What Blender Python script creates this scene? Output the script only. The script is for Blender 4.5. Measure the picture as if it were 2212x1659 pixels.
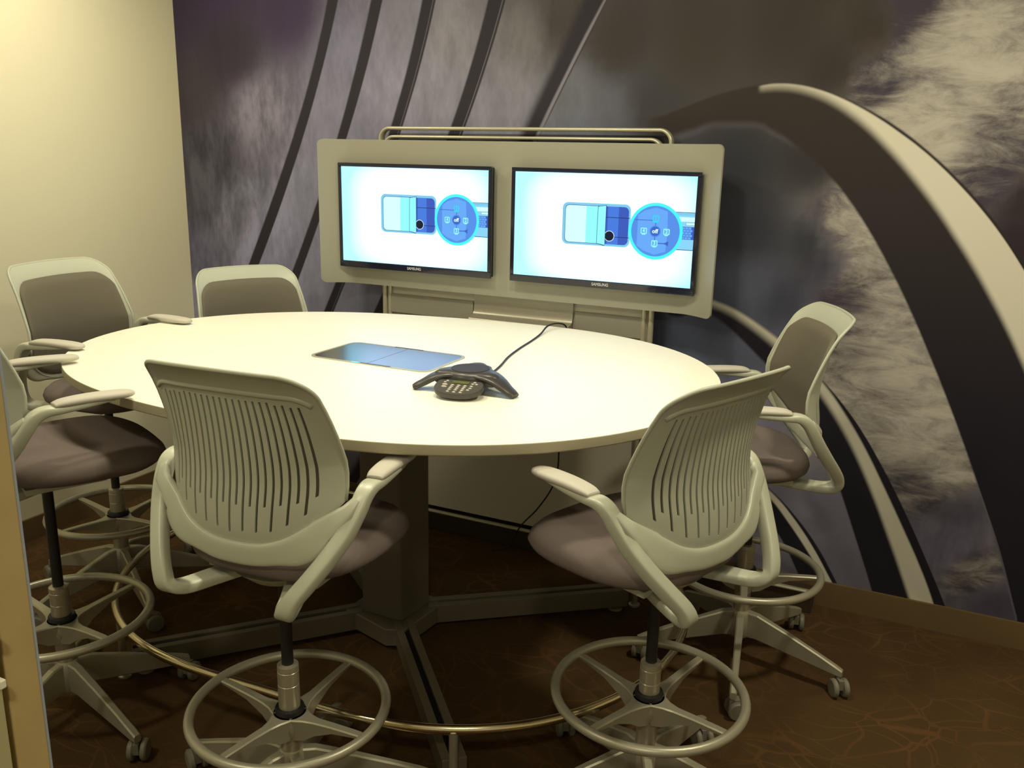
import bpy, bmesh, math, random
from mathutils import Vector, Matrix
random.seed(4)
PI = math.pi
sc = bpy.context.scene
for o in list(bpy.data.objects):
    bpy.data.objects.remove(o)
COL = sc.collection

# ------------------------------------------------------------------ camera, world, exposure
cam_d = bpy.data.cameras.new('camera')
cam_d.sensor_width = 36.0
cam_d.lens = 36.0 * 1899.8 / 2212.0
cam_d.clip_start = 0.02
cam = bpy.data.objects.new('camera', cam_d)
COL.objects.link(cam)
_r = Vector((0.90142368, 0.43240974, 0.02138162))
_u = Vector((-0.12675915, 0.21638116, 0.9680451))
_f = Vector((-0.41396555, 0.87532909, -0.24986299))
cam.matrix_world = Matrix(((_r.x, _u.x, -_f.x, 0), (_r.y, _u.y, -_f.y, 0), (_r.z, _u.z, -_f.z, 1.65), (0, 0, 0, 1)))
sc.camera = cam

world = bpy.data.worlds.new('room_surroundings')
sc.world = world
world.use_nodes = True
world.node_tree.nodes['Background'].inputs[0].default_value = (1.0, 0.93, 0.76, 1)
world.node_tree.nodes['Background'].inputs[1].default_value = 0.36

vs = sc.view_settings
vs.view_transform = 'Standard'
vs.look = 'None'
vs.gamma = 1.0
vs.use_curve_mapping = False
vs.exposure = 0.0

WARM = (1.0, 0.91, 0.68)

# ------------------------------------------------------------------ helpers
def srgb(r, g, b):
    f = lambda c: (c / 255 / 12.92) if c / 255 <= 0.04045 else ((c / 255 + 0.055) / 1.055) ** 2.4
    return (f(r), f(g), f(b), 1)

def mat(name, col, rough=0.6, metal=0.0, noise=0.0, nscale=60, bump=0.0, bscale=300, emit=None, estr=1.0, spec=0.5, coat=0.0):
    m = bpy.data.materials.new(name)
    m.use_nodes = True
    nt = m.node_tree
    b = nt.nodes['Principled BSDF']
    b.inputs['Base Color'].default_value = (*col[:3], 1)
    b.inputs['Roughness'].default_value = rough
    b.inputs['Metallic'].default_value = metal
    b.inputs['Specular IOR Level'].default_value = spec
    b.inputs['Coat Weight'].default_value = coat
    if emit:
        b.inputs['Emission Color'].default_value = (*emit[:3], 1)
        b.inputs['Emission Strength'].default_value = estr
    tc = nt.nodes.new('ShaderNodeTexCoord')
    if noise:
        n = nt.nodes.new('ShaderNodeTexNoise')
        n.inputs['Scale'].default_value = nscale
        n.inputs['Detail'].default_value = 4
        nt.links.new(tc.outputs['Object'], n.inputs['Vector'])
        mx = nt.nodes.new('ShaderNodeMix'); mx.data_type = 'RGBA'
        mx.inputs[6].default_value = (*[c * (1 - noise) for c in col[:3]], 1)
        mx.inputs[7].default_value = (*[min(1, c * (1 + noise)) for c in col[:3]], 1)
        nt.links.new(n.outputs['Fac'], mx.inputs[0])
        nt.links.new(mx.outputs[2], b.inputs['Base Color'])
    if bump:
        n2 = nt.nodes.new('ShaderNodeTexNoise')
        n2.inputs['Scale'].default_value = bscale
        nt.links.new(tc.outputs['Object'], n2.inputs['Vector'])
        bp = nt.nodes.new('ShaderNodeBump')
        bp.inputs['Strength'].default_value = bump
        bp.inputs['Distance'].default_value = 0.002
        nt.links.new(n2.outputs['Fac'], bp.inputs['Height'])
        nt.links.new(bp.outputs['Normal'], b.inputs['Normal'])
    return m

class MB:
    """collects vertices and faces, then links them as one mesh object"""
    def __init__(s):
        s.v = []; s.f = []; s.mi = []
    def add(s, v, f, mi=0):
        o = len(s.v)
        s.v += [tuple(p) for p in v]
        s.f += [tuple(i + o for i in q) for q in f]
        s.mi += [mi] * len(f)
    def box(s, x0, x1, y0, y1, z0, z1, mi=0, M=None):
        v = [(x, y, z) for z in (z0, z1) for y in (y0, y1) for x in (x0, x1)]
        if M: v = [M @ Vector(p) for p in v]
        s.add(v, [(0, 2, 3, 1), (4, 5, 7, 6), (0, 1, 5, 4), (2, 6, 7, 3), (0, 4, 6, 2), (1, 3, 7, 5)], mi)
    def prism(s, pts, z0, z1, mi=0, M=None):
        n = len(pts)
        v = [(p[0], p[1], z0) for p in pts] + [(p[0], p[1], z1) for p in pts]
        if M: v = [M @ Vector(p) for p in v]
        s.add(v, [tuple(range(n - 1, -1, -1)), tuple(range(n, 2 * n))] + [(i, (i + 1) % n, n + (i + 1) % n, n + i) for i in range(n)], mi)
    def lathe(s, prof, n=32, mi=0, M=None):
        v = []; f = []
        for r, z in prof:
            for k in range(n):
                a = 2 * PI * k / n
                v.append((r * math.cos(a), r * math.sin(a), z))
        if M: v = [M @ Vector(p) for p in v]
        m = len(prof)
        for j in range(m - 1):
            for k in range(n):
                f.append((j * n + k, j * n + (k + 1) % n, (j + 1) * n + (k + 1) % n, (j + 1) * n + k))
        if prof[0][0] > 1e-6: f.append(tuple(range(n - 1, -1, -1)))
        if prof[-1][0] > 1e-6: f.append(tuple((m - 1) * n + k for k in range(n)))
        s.add(v, f, mi)
    def sweep(s, path, size, side=None, closed=False, n=12, p=2.6, mi=0):
        """path: points; size: (half width, half thickness) or a list of them; side: width direction(s)"""
        m = len(path)
        P = [Vector(q) for q in path]
        sizes = size if isinstance(size, list) else [size] * m
        sides = side if isinstance(side, list) else [side] * m
        v = []; f = []
        prev = None
        for i in range(m):
            if closed:
                t = P[(i + 1) % m] - P[i - 1]
            else:
                t = P[min(i + 1, m - 1)] - P[max(i - 1, 0)]
            t.normalize()
            w = sides[i]
            if w is None:
                w = prev if prev is not None else (Vector((0, 0, 1)) if abs(t.z) < 0.9 else Vector((1, 0, 0)))
            w = Vector(w); w = w - t * w.dot(t); w.normalize()
            prev = w
            h = t.cross(w)
            a, b = sizes[i]
            for k in range(n):
                g = 2 * PI * k / n
                c, d = math.cos(g), math.sin(g)
                c = math.copysign(abs(c) ** (2 / p), c); d = math.copysign(abs(d) ** (2 / p), d)
                v.append(P[i] + w * (a * c) + h * (b * d))
        last = m if closed else m - 1
        for i in range(last):
            for k in range(n):
                j = (i + 1) % m
                f.append((i * n + k, i * n + (k + 1) % n, j * n + (k + 1) % n, j * n + k))
        if not closed:
            f.append(tuple(range(n - 1, -1, -1)))
            f.append(tuple((m - 1) * n + k for k in range(n)))
        s.add(v, f, mi)
    def build(s, name, mats, parent=None, smooth=False, bevel=0, sub=0, solid=0, auto=None, M=None):
        me = bpy.data.meshes.new(name)
        me.from_pydata([tuple(p) for p in s.v], [], s.f)
        for m in (mats if isinstance(mats, (list, tuple)) else [mats]):
            me.materials.append(m)
        me.polygons.foreach_set('material_index', s.mi)
        bm = bmesh.new(); bm.from_mesh(me)
        bmesh.ops.recalc_face_normals(bm, faces=bm.faces)
        bm.to_mesh(me); bm.free()
        if smooth:
            me.polygons.foreach_set('use_smooth', [True] * len(me.polygons))
            if auto: me.set_sharp_from_angle(angle=math.radians(auto))
        me.update()
        o = bpy.data.objects.new(name, me)
        COL.objects.link(o)
        if parent: o.parent = parent
        if solid:
            md = o.modifiers.new('solid', 'SOLIDIFY'); md.thickness = solid; md.offset = 0
            md = o.modifiers.new('split', 'EDGE_SPLIT'); md.split_angle = math.radians(40)
        if bevel:
            md = o.modifiers.new('bevel', 'BEVEL'); md.width = bevel; md.segments = 3
            md.limit_method = 'ANGLE'; md.angle_limit = math.radians(35)
        if sub:
            md = o.modifiers.new('sub', 'SUBSURF'); md.levels = sub; md.render_levels = sub
        return o

def thing(name, label, cat, loc=(0, 0, 0), rz=0, group=None):
    o = bpy.data.objects.new(name, None)
    o.empty_display_size = 0.1
    COL.objects.link(o)
    o.location = loc; o.rotation_euler = (0, 0, rz)
    return tag(o, label, cat, group)

def tag(o, label, cat, group=None):
    o['label'] = label; o['category'] = cat
    if group: o['group'] = group
    return o

def struct(o):
    o['kind'] = 'structure'
    return o

def cr(pts, n=8, closed=False):
    """Catmull-Rom through points of any dimension"""
    P = [tuple(p) for p in pts]; m = len(P); out = []
    rng = range(m) if closed else range(m - 1)
    for i in rng:
        if closed:
            a, b, c, d = P[i - 1], P[i], P[(i + 1) % m], P[(i + 2) % m]
        else:
            a, b, c, d = P[max(i - 1, 0)], P[i], P[i + 1], P[min(i + 2, m - 1)]
        for k in range(n):
            t = k / n
            out.append(tuple(0.5 * (2 * b[j] + (c[j] - a[j]) * t + (2 * a[j] - 5 * b[j] + 4 * c[j] - d[j]) * t * t + (3 * b[j] - a[j] - 3 * c[j] + d[j]) * t ** 3) for j in range(len(b))))
    if not closed: out.append(P[-1])
    return out

def rrect(w, h, r, n=6, cx=0, cy=0):
    pts = []
    for sx, sy, a0 in ((1, 1, 0), (-1, 1, PI / 2), (-1, -1, PI), (1, -1, 3 * PI / 2)):
        for k in range(n + 1):
            a = a0 + PI / 2 * k / n
            pts.append((cx + sx * (w / 2 - r) + r * math.cos(a), cy + sy * (h / 2 - r) + r * math.sin(a)))
    return pts

def interp(x, pts):
    if x <= pts[0][0]: return pts[0][1]
    for (a, b), (c, d) in zip(pts, pts[1:]):
        if x <= c: return b + (d - b) * (x - a) / (c - a)
    return pts[-1][1]

def smooth_interp(pts, n=10):
    return lambda x, q=cr(pts, n): interp(x, q)

# ------------------------------------------------------------------ measured data (metres)
STRIPES=[
([(-2.370,2.720),(-2.425,2.502),(-2.480,2.284),(-2.534,2.112),(-2.598,1.939),(-2.671,1.767),(-2.751,1.595),(-2.836,1.423),(-2.924,1.251),(-3.014,1.078),(-3.102,0.906)],
 [(-2.297,2.720),(-2.360,2.501),(-2.424,2.281),(-2.480,2.110),(-2.544,1.939),(-2.614,1.768),(-2.691,1.597),(-2.773,1.425),(-2.860,1.254),(-2.951,1.083),(-3.047,0.912)]),
([(-2.137,2.720),(-2.197,2.497),(-2.256,2.273),(-2.308,2.104),(-2.366,1.935),(-2.429,1.766),(-2.498,1.597),(-2.573,1.427),(-2.653,1.258),(-2.737,1.089),(-2.827,0.920)],
 [(-2.081,2.720),(-2.141,2.495),(-2.200,2.270),(-2.252,2.102),(-2.311,1.934),(-2.377,1.766),(-2.448,1.598),(-2.523,1.430),(-2.601,1.262),(-2.682,1.094),(-2.763,0.926)]),
([(-1.901,2.720),(-1.954,2.490),(-2.007,2.260),(-2.066,2.049),(-2.138,1.839),(-2.222,1.628),(-2.314,1.417),(-2.413,1.207),(-2.517,0.996),(-2.625,0.786),(-2.734,0.575)],
 [(-1.834,2.720),(-1.889,2.489),(-1.944,2.257),(-2.005,2.048),(-2.079,1.839),(-2.164,1.629),(-2.258,1.420),(-2.357,1.211),(-2.461,1.002),(-2.566,0.792),(-2.671,0.583)]),
([(-1.588,2.720),(-1.647,2.482),(-1.706,2.245),(-1.795,1.963),(-1.908,1.681),(-2.039,1.399),(-2.183,1.118),(-2.332,0.836),(-2.483,0.554),(-2.629,0.272),(-2.764,-0.010)],
 [(-1.495,2.720),(-1.563,2.481),(-1.630,2.241),(-1.725,1.962),(-1.840,1.683),(-1.970,1.403),(-2.110,1.124),(-2.255,0.845),(-2.401,0.566),(-2.543,0.286),(-2.676,0.007)]),
([(-1.059,2.720),(-1.181,2.473),(-1.303,2.225),(-1.454,1.927),(-1.604,1.629),(-1.755,1.331),(-1.911,1.034),(-2.074,0.736),(-2.246,0.438),(-2.431,0.140),(-2.631,-0.158)],
 [(-0.952,2.720),(-1.082,2.470),(-1.212,2.220),(-1.368,1.925),(-1.522,1.630),(-1.675,1.334),(-1.832,1.039),(-1.995,0.744),(-2.168,0.449),(-2.354,0.153),(-2.557,-0.142)]),
([(-0.944,2.720),(-1.084,2.471),(-1.224,2.221),(-1.261,2.157),(-1.297,2.094),(-1.332,2.030),(-1.366,1.966),(-1.400,1.902),(-1.433,1.839),(-1.465,1.775),(-1.497,1.711)],
 [(-0.948,2.720),(-1.081,2.470),(-1.215,2.220),(-1.250,2.155),(-1.285,2.091),(-1.320,2.026),(-1.354,1.962),(-1.388,1.897),(-1.421,1.833),(-1.453,1.768),(-1.486,1.704)])]
ARCS={
'A_dark':([(-1.063,1.792),(-0.972,1.811),(-0.882,1.844),(-0.791,1.877),(-0.700,1.901),(-0.610,1.913),(-0.519,1.911),(-0.428,1.894),(-0.338,1.865),(-0.247,1.823),(-0.156,1.769),(-0.066,1.703),(0.025,1.625),(0.116,1.535),(0.206,1.432),(0.297,1.313),(0.388,1.177),(0.478,1.020),(0.569,0.840),(0.660,0.629),(0.750,0.378),(0.841,0.077)],
 [(-1.056,1.675),(-0.979,1.708),(-0.902,1.737),(-0.826,1.759),(-0.749,1.772),(-0.672,1.774),(-0.595,1.760),(-0.518,1.729),(-0.442,1.680),(-0.365,1.613),(-0.288,1.528),(-0.211,1.426),(-0.134,1.309),(-0.057,1.179),(0.019,1.037),(0.096,0.885),(0.173,0.724),(0.250,0.552),(0.327,0.368),(0.403,0.167),(0.480,-0.055),(0.557,-0.306)]),
'A_hl':([(-0.637,1.909),(-0.568,1.917),(-0.498,1.912),(-0.429,1.896),(-0.360,1.871),(-0.290,1.838),(-0.221,1.799),(-0.152,1.754),(-0.082,1.704),(-0.013,1.647),(0.056,1.583),(0.126,1.511),(0.195,1.430),(0.264,1.337),(0.334,1.234),(0.403,1.119),(0.472,0.993),(0.542,0.853),(0.611,0.697),(0.680,0.521),(0.750,0.316),(0.819,0.067)],
 [(-0.637,1.904),(-0.574,1.908),(-0.511,1.903),(-0.449,1.887),(-0.386,1.860),(-0.323,1.822),(-0.260,1.775),(-0.198,1.719),(-0.135,1.656),(-0.072,1.586),(-0.009,1.511),(0.053,1.429),(0.116,1.342),(0.179,1.247),(0.242,1.146),(0.304,1.036),(0.367,0.917),(0.430,0.785),(0.493,0.639),(0.555,0.474),(0.618,0.285),(0.681,0.065)]),
'A_rim':([(-1.022,1.713),(-0.952,1.733),(-0.850,1.765),(-0.750,1.788),(-0.659,1.788),(-0.564,1.757),(-0.484,1.709)],
 [(-1.021,1.690),(-0.951,1.713),(-0.848,1.745),(-0.748,1.772),(-0.658,1.772),(-0.563,1.744),(-0.483,1.701)]),
'B_dark':([(-0.912,1.142),(-0.857,1.142),(-0.802,1.145),(-0.748,1.141),(-0.693,1.129),(-0.638,1.109),(-0.583,1.082),(-0.529,1.050),(-0.474,1.014),(-0.419,0.975),(-0.364,0.932),(-0.310,0.884),(-0.255,0.830),(-0.200,0.769),(-0.145,0.699),(-0.091,0.620),(-0.036,0.533),(0.019,0.440),(0.074,0.341),(0.128,0.239),(0.183,0.132),(0.238,0.016)],
 [(-0.907,1.070),(-0.864,1.065),(-0.822,1.079),(-0.779,1.089),(-0.736,1.084),(-0.693,1.064),(-0.651,1.034),(-0.608,0.999),(-0.565,0.962),(-0.523,0.926),(-0.480,0.891),(-0.437,0.853),(-0.394,0.809),(-0.352,0.755),(-0.309,0.689),(-0.266,0.610),(-0.224,0.519),(-0.181,0.420),(-0.138,0.316),(-0.095,0.212),(-0.053,0.106),(-0.010,-0.012)]),
'B_hl':([(-0.912,1.140),(-0.859,1.139),(-0.807,1.143),(-0.754,1.142),(-0.701,1.131),(-0.648,1.113),(-0.596,1.088),(-0.543,1.058),(-0.490,1.025),(-0.438,0.988),(-0.385,0.946),(-0.332,0.898),(-0.279,0.843),(-0.227,0.778),(-0.174,0.705),(-0.121,0.623),(-0.069,0.534),(-0.016,0.441),(0.037,0.346),(0.090,0.248),(0.142,0.141),(0.195,0.012)],
 [(-0.911,1.131),(-0.862,1.130),(-0.813,1.133),(-0.764,1.131),(-0.716,1.120),(-0.667,1.102),(-0.618,1.077),(-0.569,1.047),(-0.520,1.014),(-0.471,0.979),(-0.422,0.940),(-0.374,0.896),(-0.325,0.846),(-0.276,0.787),(-0.227,0.719),(-0.178,0.641),(-0.129,0.553),(-0.080,0.456),(-0.032,0.352),(0.017,0.244),(0.066,0.131),(0.115,0.013)]),
'C_dark':([(-0.648,0.534),(-0.573,0.499),(-0.437,0.417),(-0.348,0.336),(-0.262,0.236),(-0.191,0.127),(-0.161,0.076)],
 [(-0.644,0.477),(-0.567,0.424),(-0.449,0.302),(-0.380,0.215),(-0.317,0.103),(-0.285,0.045)]),
'C_hl':([(-0.648,0.534),(-0.573,0.499),(-0.437,0.410),(-0.356,0.329),(-0.272,0.222),(-0.202,0.114),(-0.175,0.072)],
 [(-0.647,0.525),(-0.572,0.484),(-0.449,0.392),(-0.373,0.308),(-0.289,0.201),(-0.223,0.106),(-0.202,0.066)]),
'A_hair':([(0.213,0.638),(0.267,0.519),(0.340,0.351),(0.427,0.113),(0.438,0.085)],
 [(0.213,0.631),(0.264,0.513),(0.335,0.344),(0.422,0.106),(0.433,0.076)])}
TONES=[(-3.296,2.265,52,44,56,0.1),
(-2.698,2.257,56,43.2,59.2,0.1),
(-3.029,2.074,49.6,40.8,48,0.2),
(-3.271,1.914,58,50,52,0.2),
(-3.149,1.640,64,59.2,61.6,0.7),
(-3.284,1.440,70,66,68,0.7),
(-2.882,1.830,104,97,101,0.7),
(-3.029,1.318,104,99,104,0.7),
(-3.312,1.121,84,80,88,0.6),
(-3.298,0.936,126,121,132,0.4),
(-2.920,1.236,124,119,130,0.5),
(-2.359,2.094,103,98,106,0.3),
(-2.416,1.809,110,105,112,0.3),
(-2.124,2.159,110,105,108,0.3),
(-2.174,1.904,118,112,118,0.3),
(-1.860,2.114,112,106,105,0.3),
(-1.947,1.901,115,110,112,0.3),
(-1.531,2.103,92,87,82,0.3),
(-1.606,1.898,110,105,105,0.3),
(-1.686,1.738,115,110,112,0.3),
(-1.415,2.132,56,49.6,44,0.2),
(-1.348,1.895,90,88,88,0.2),
(-1.303,1.741,95,95,98,0.2),
(-1.169,2.058,48,42.4,36.8,0.1),
(-1.174,1.810,80,78,80,0.1),
(-0.871,2.049,51.2,44.8,36.8,0),
(-0.550,2.069,49.6,43.2,35.2,0),
(-0.387,1.961,46.4,40,33.6,0),
(-1.030,1.843,49.6,46.4,43.2,0.05),
(-0.672,1.650,42.4,41.6,41.6,0.05),
(-0.617,1.405,45.6,45.6,48.8,0.05),
(-0.432,1.655,41.6,38.4,36.8,0.05),
(-0.404,1.384,44,44,46.4,0.1),
(-0.600,1.203,75,75,82,0.1),
(-0.463,1.163,52.8,52.8,59.2,0.1),
(0.016,2.091,150,138,115,0.9),
(-0.110,2.026,130,118,98,0.9),
(-0.236,1.914,85,77,68,0.7),
(-0.152,1.810,150,140,115,0.9),
(-0.004,1.738,155,145,120,0.9),
(0.100,1.951,150,140,115,0.9),
(0.185,1.811,120,108,90,0.9),
(0.150,1.595,85,75,68,0.9),
(0.222,1.554,36,28.8,28.8,0.2),
(0.241,1.422,36,28.8,30.4,0.1),
(-0.177,2.127,64,56,44,0.6),
(-0.271,2.088,49.6,42.4,33.6,0.1),
(0.070,1.695,115,105,92,1),
(0.141,2.113,130,120,100,1),
(-0.303,1.454,125,117,108,0.8),
(-0.213,1.331,140,130,118,0.8),
(-0.259,1.197,85,80,85,0.8),
(-0.349,1.306,49.6,48,52.8,0.2),
(-0.172,1.106,130,122,115,0.8),
(-0.291,1.060,100,95,97,0.8),
(-0.048,0.953,150,140,122,0.7),
(-0.193,0.884,125,118,108,0.7),
(0.027,0.709,150,140,118,0.7),
(-0.072,0.780,140,130,112,0.7),
(0.145,0.608,135,125,105,0.8),
(0.081,0.527,88,82,84,0.8),
(0.004,0.530,95,88,90,0.7),
(0.206,0.480,62.4,58.4,62.4,0.3),
(0.077,0.310,82,75,83,0.4),
(0.281,0.248,105,98,95,0.9),
(0.195,0.336,82,75,82,0.4),
(0.352,0.157,60,53.6,61.6,0.1),
(-0.285,0.383,100,95,98,0.1),
(-0.178,0.311,103,97,100,0.1),
(-0.196,0.174,90,85,88,0.1),
(-0.827,0.968,75,78,86,0.1),
(-0.615,0.991,78,80,88,0.1),
(-0.692,1.072,52.8,54.4,60.8,0.1),
(-0.591,0.703,108,103,110,0.1),
(-2.549,0.979,118,114,122,0.2),
(-2.440,0.242,105,100,105,0.2),
(-2.532,1.405,118,114,122,0.3),
(-1.812,1.437,105,103,108,0.2),
(-1.194,1.463,80,80,82,0.1),
(-0.857,1.392,48,48,51.2,0.1),
(0.369,1.005,32,25.6,27.2,0),
(-0.423,2.295,49.6,43.2,35.2,0.1),
(-1.423,2.360,60,52.8,48,0.1),
(-2.256,2.415,95,85,95,0.3),
(-3.136,2.473,60,40,70,0.1),
(-0.008,2.267,140,128,105,0.9)]
TABLE=(-1.5499,2.3166,1.0164,[0.9172, 0.0142, 0.0001, 0.1419, 0.0213, -0.0161, -0.0006, -0.0026, 0.002])
# ------------------------------------------------------------------ materials
M_plastic = mat('stool_plastic', srgb(177, 180, 161), 0.42, noise=0.02, nscale=30)
M_frame = mat('stool_frame_paint', srgb(184, 187, 166), 0.33, noise=0.015, nscale=20)
M_armpad = mat('arm_pad_plastic', srgb(190, 186, 172), 0.6)
M_fabric = mat('stool_fabric', srgb(118, 107, 102), 0.95, noise=0.10, nscale=500, bump=0.25, bscale=900, spec=0.1)
M_fabric_back = mat('stool_back_fabric', srgb(108, 102, 88), 0.95, noise=0.10, nscale=500, bump=0.25, bscale=900, spec=0.1)
M_silver = mat('silver_paint', srgb(178, 172, 150), 0.32, metal=0.55, noise=0.03, nscale=40)
M_alu = mat('cast_aluminium', srgb(172, 168, 146), 0.38, metal=0.45, noise=0.03, nscale=40)
M_black = mat('black_plastic', srgb(28, 27, 26), 0.45)
M_gas = mat('black_gas_column', srgb(24, 23, 24), 0.3)
M_caster = mat('grey_caster', srgb(120, 116, 100), 0.5)
M_top = mat('white_laminate', srgb(246, 243, 224), 0.38, noise=0.01, nscale=300)
M_edge = mat('table_edge_band', srgb(168, 160, 132), 0.5)
M_base = mat('table_base_paint', srgb(100, 92, 76), 0.5, noise=0.02)
M_groove = mat('dark_groove', srgb(12, 11, 10), 0.7)
M_chrome = mat('polished_rail', srgb(225, 212, 175), 0.2, metal=1.0)
M_panel = mat('surround_paint', srgb(150, 149, 134), 0.45, metal=0.25, noise=0.015, nscale=8)
M_tube = mat('tube_silver', srgb(190, 186, 162), 0.35, metal=0.5)
M_totem = mat('totem_panel_paint', srgb(206, 200, 180), 0.6, noise=0.02, nscale=6)
M_lip = mat('brushed_shelf', srgb(150, 146, 130), 0.35, metal=0.5, noise=0.03)
M_bezel = mat('glossy_bezel', srgb(14, 18, 40), 0.12, coat=0.5)
M_back = mat('monitor_back', srgb(16, 16, 18), 0.6)
M_phone = mat('phone_plastic', srgb(58, 56, 54), 0.35, noise=0.05)
M_phone2 = mat('phone_keypad_plastic', srgb(66, 64, 60), 0.45)
M_grille = mat('phone_grille', srgb(44, 42, 46), 0.6, bump=0.4, bscale=1200)
M_key = mat('phone_key', srgb(178, 172, 158), 0.4)
M_lcd = mat('phone_display', srgb(86, 92, 52), 0.3)
M_red = mat('red_mark', srgb(150, 40, 40), 0.5)
M_cord = mat('black_cord', srgb(26, 24, 24), 0.5)
M_lid = mat('hatch_lid', srgb(150, 150, 150), 0.22, metal=0.9, noise=0.02, nscale=80)
M_wallpaint = mat('cream_wall_paint', srgb(222, 216, 186), 0.85, noise=0.01, nscale=3, bump=0.05, bscale=400)
M_ceil = mat('ceiling_paint', srgb(225, 222, 205), 0.9)
M_basebd = mat('brown_baseboard', srgb(104, 84, 52), 0.6, noise=0.06, nscale=20)
M_jamb = mat('jamb_wood', srgb(176, 154, 104), 0.5, noise=0.12, nscale=14)
M_door = mat('door_panel_paint', srgb(170, 162, 120), 0.5)
M_edge_highlight = mat('painted_edge_highlight', srgb(150, 158, 172), 0.3)
M_plinth = mat('dark_plinth', srgb(58, 46, 30), 0.7)
M_clip = mat('door_clip', srgb(220, 214, 190), 0.4)

# ------------------------------------------------------------------ mural material
def node_math(nt, op, a, b=None, clamp=False):
    n = nt.nodes.new('ShaderNodeMath'); n.operation = op; n.use_clamp = clamp
    for i, x in enumerate((a, b)):
        if x is None: continue
        if isinstance(x, (int, float)): n.inputs[i].default_value = x
        else: nt.links.new(x, n.inputs[i])
    return n.outputs[0]

def float_curve(nt, xin, pts):
    """value at xin of the curve through pts [(x, y)...] (sorted by x)"""
    pts = sorted(pts)
    x0, x1 = pts[0][0], pts[-1][0]
    ys = [p[1] for p in pts]; y0, y1 = min(ys) - 0.01, max(ys) + 0.01
    t = node_math(nt, 'DIVIDE', node_math(nt, 'SUBTRACT', xin, x0), x1 - x0, clamp=True)
    n = nt.nodes.new('ShaderNodeFloatCurve')
    nt.links.new(t, n.inputs['Value'])
    c = n.mapping.curves[0]
    q = [((x - x0) / (x1 - x0), (y - y0) / (y1 - y0)) for x, y in pts]
    c.points[0].location = q[0]; c.points[1].location = q[-1]
    for p in q[1:-1]: c.points.new(*p)
    for p in c.points: p.handle_type = 'AUTO_CLAMPED'
    n.mapping.update()
    return node_math(nt, 'ADD', node_math(nt, 'MULTIPLY', n.outputs[0], y1 - y0), y0)

def step_soft(nt, d, s):
    """0 below -s/2, 1 above s/2"""
    n = nt.nodes.new('ShaderNodeMapRange'); n.interpolation_type = 'SMOOTHSTEP'
    nt.links.new(d, n.inputs[0])
    n.inputs[1].default_value = -s / 2; n.inputs[2].default_value = s / 2
    return n.outputs[0]

KM = (1.25, 1.35, 1.72)     # print albedo: photographed tone with the warm light divided out
def tone(r, g, b):
    c = srgb(r, g, b)
    return tuple(min(0.9, x * k) for x, k in zip(c[:3], KM)) + (1,)

XL, XR, YB, YF, ZC = -3.37, 2.3, 3.31, -1.6, 2.7

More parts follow.
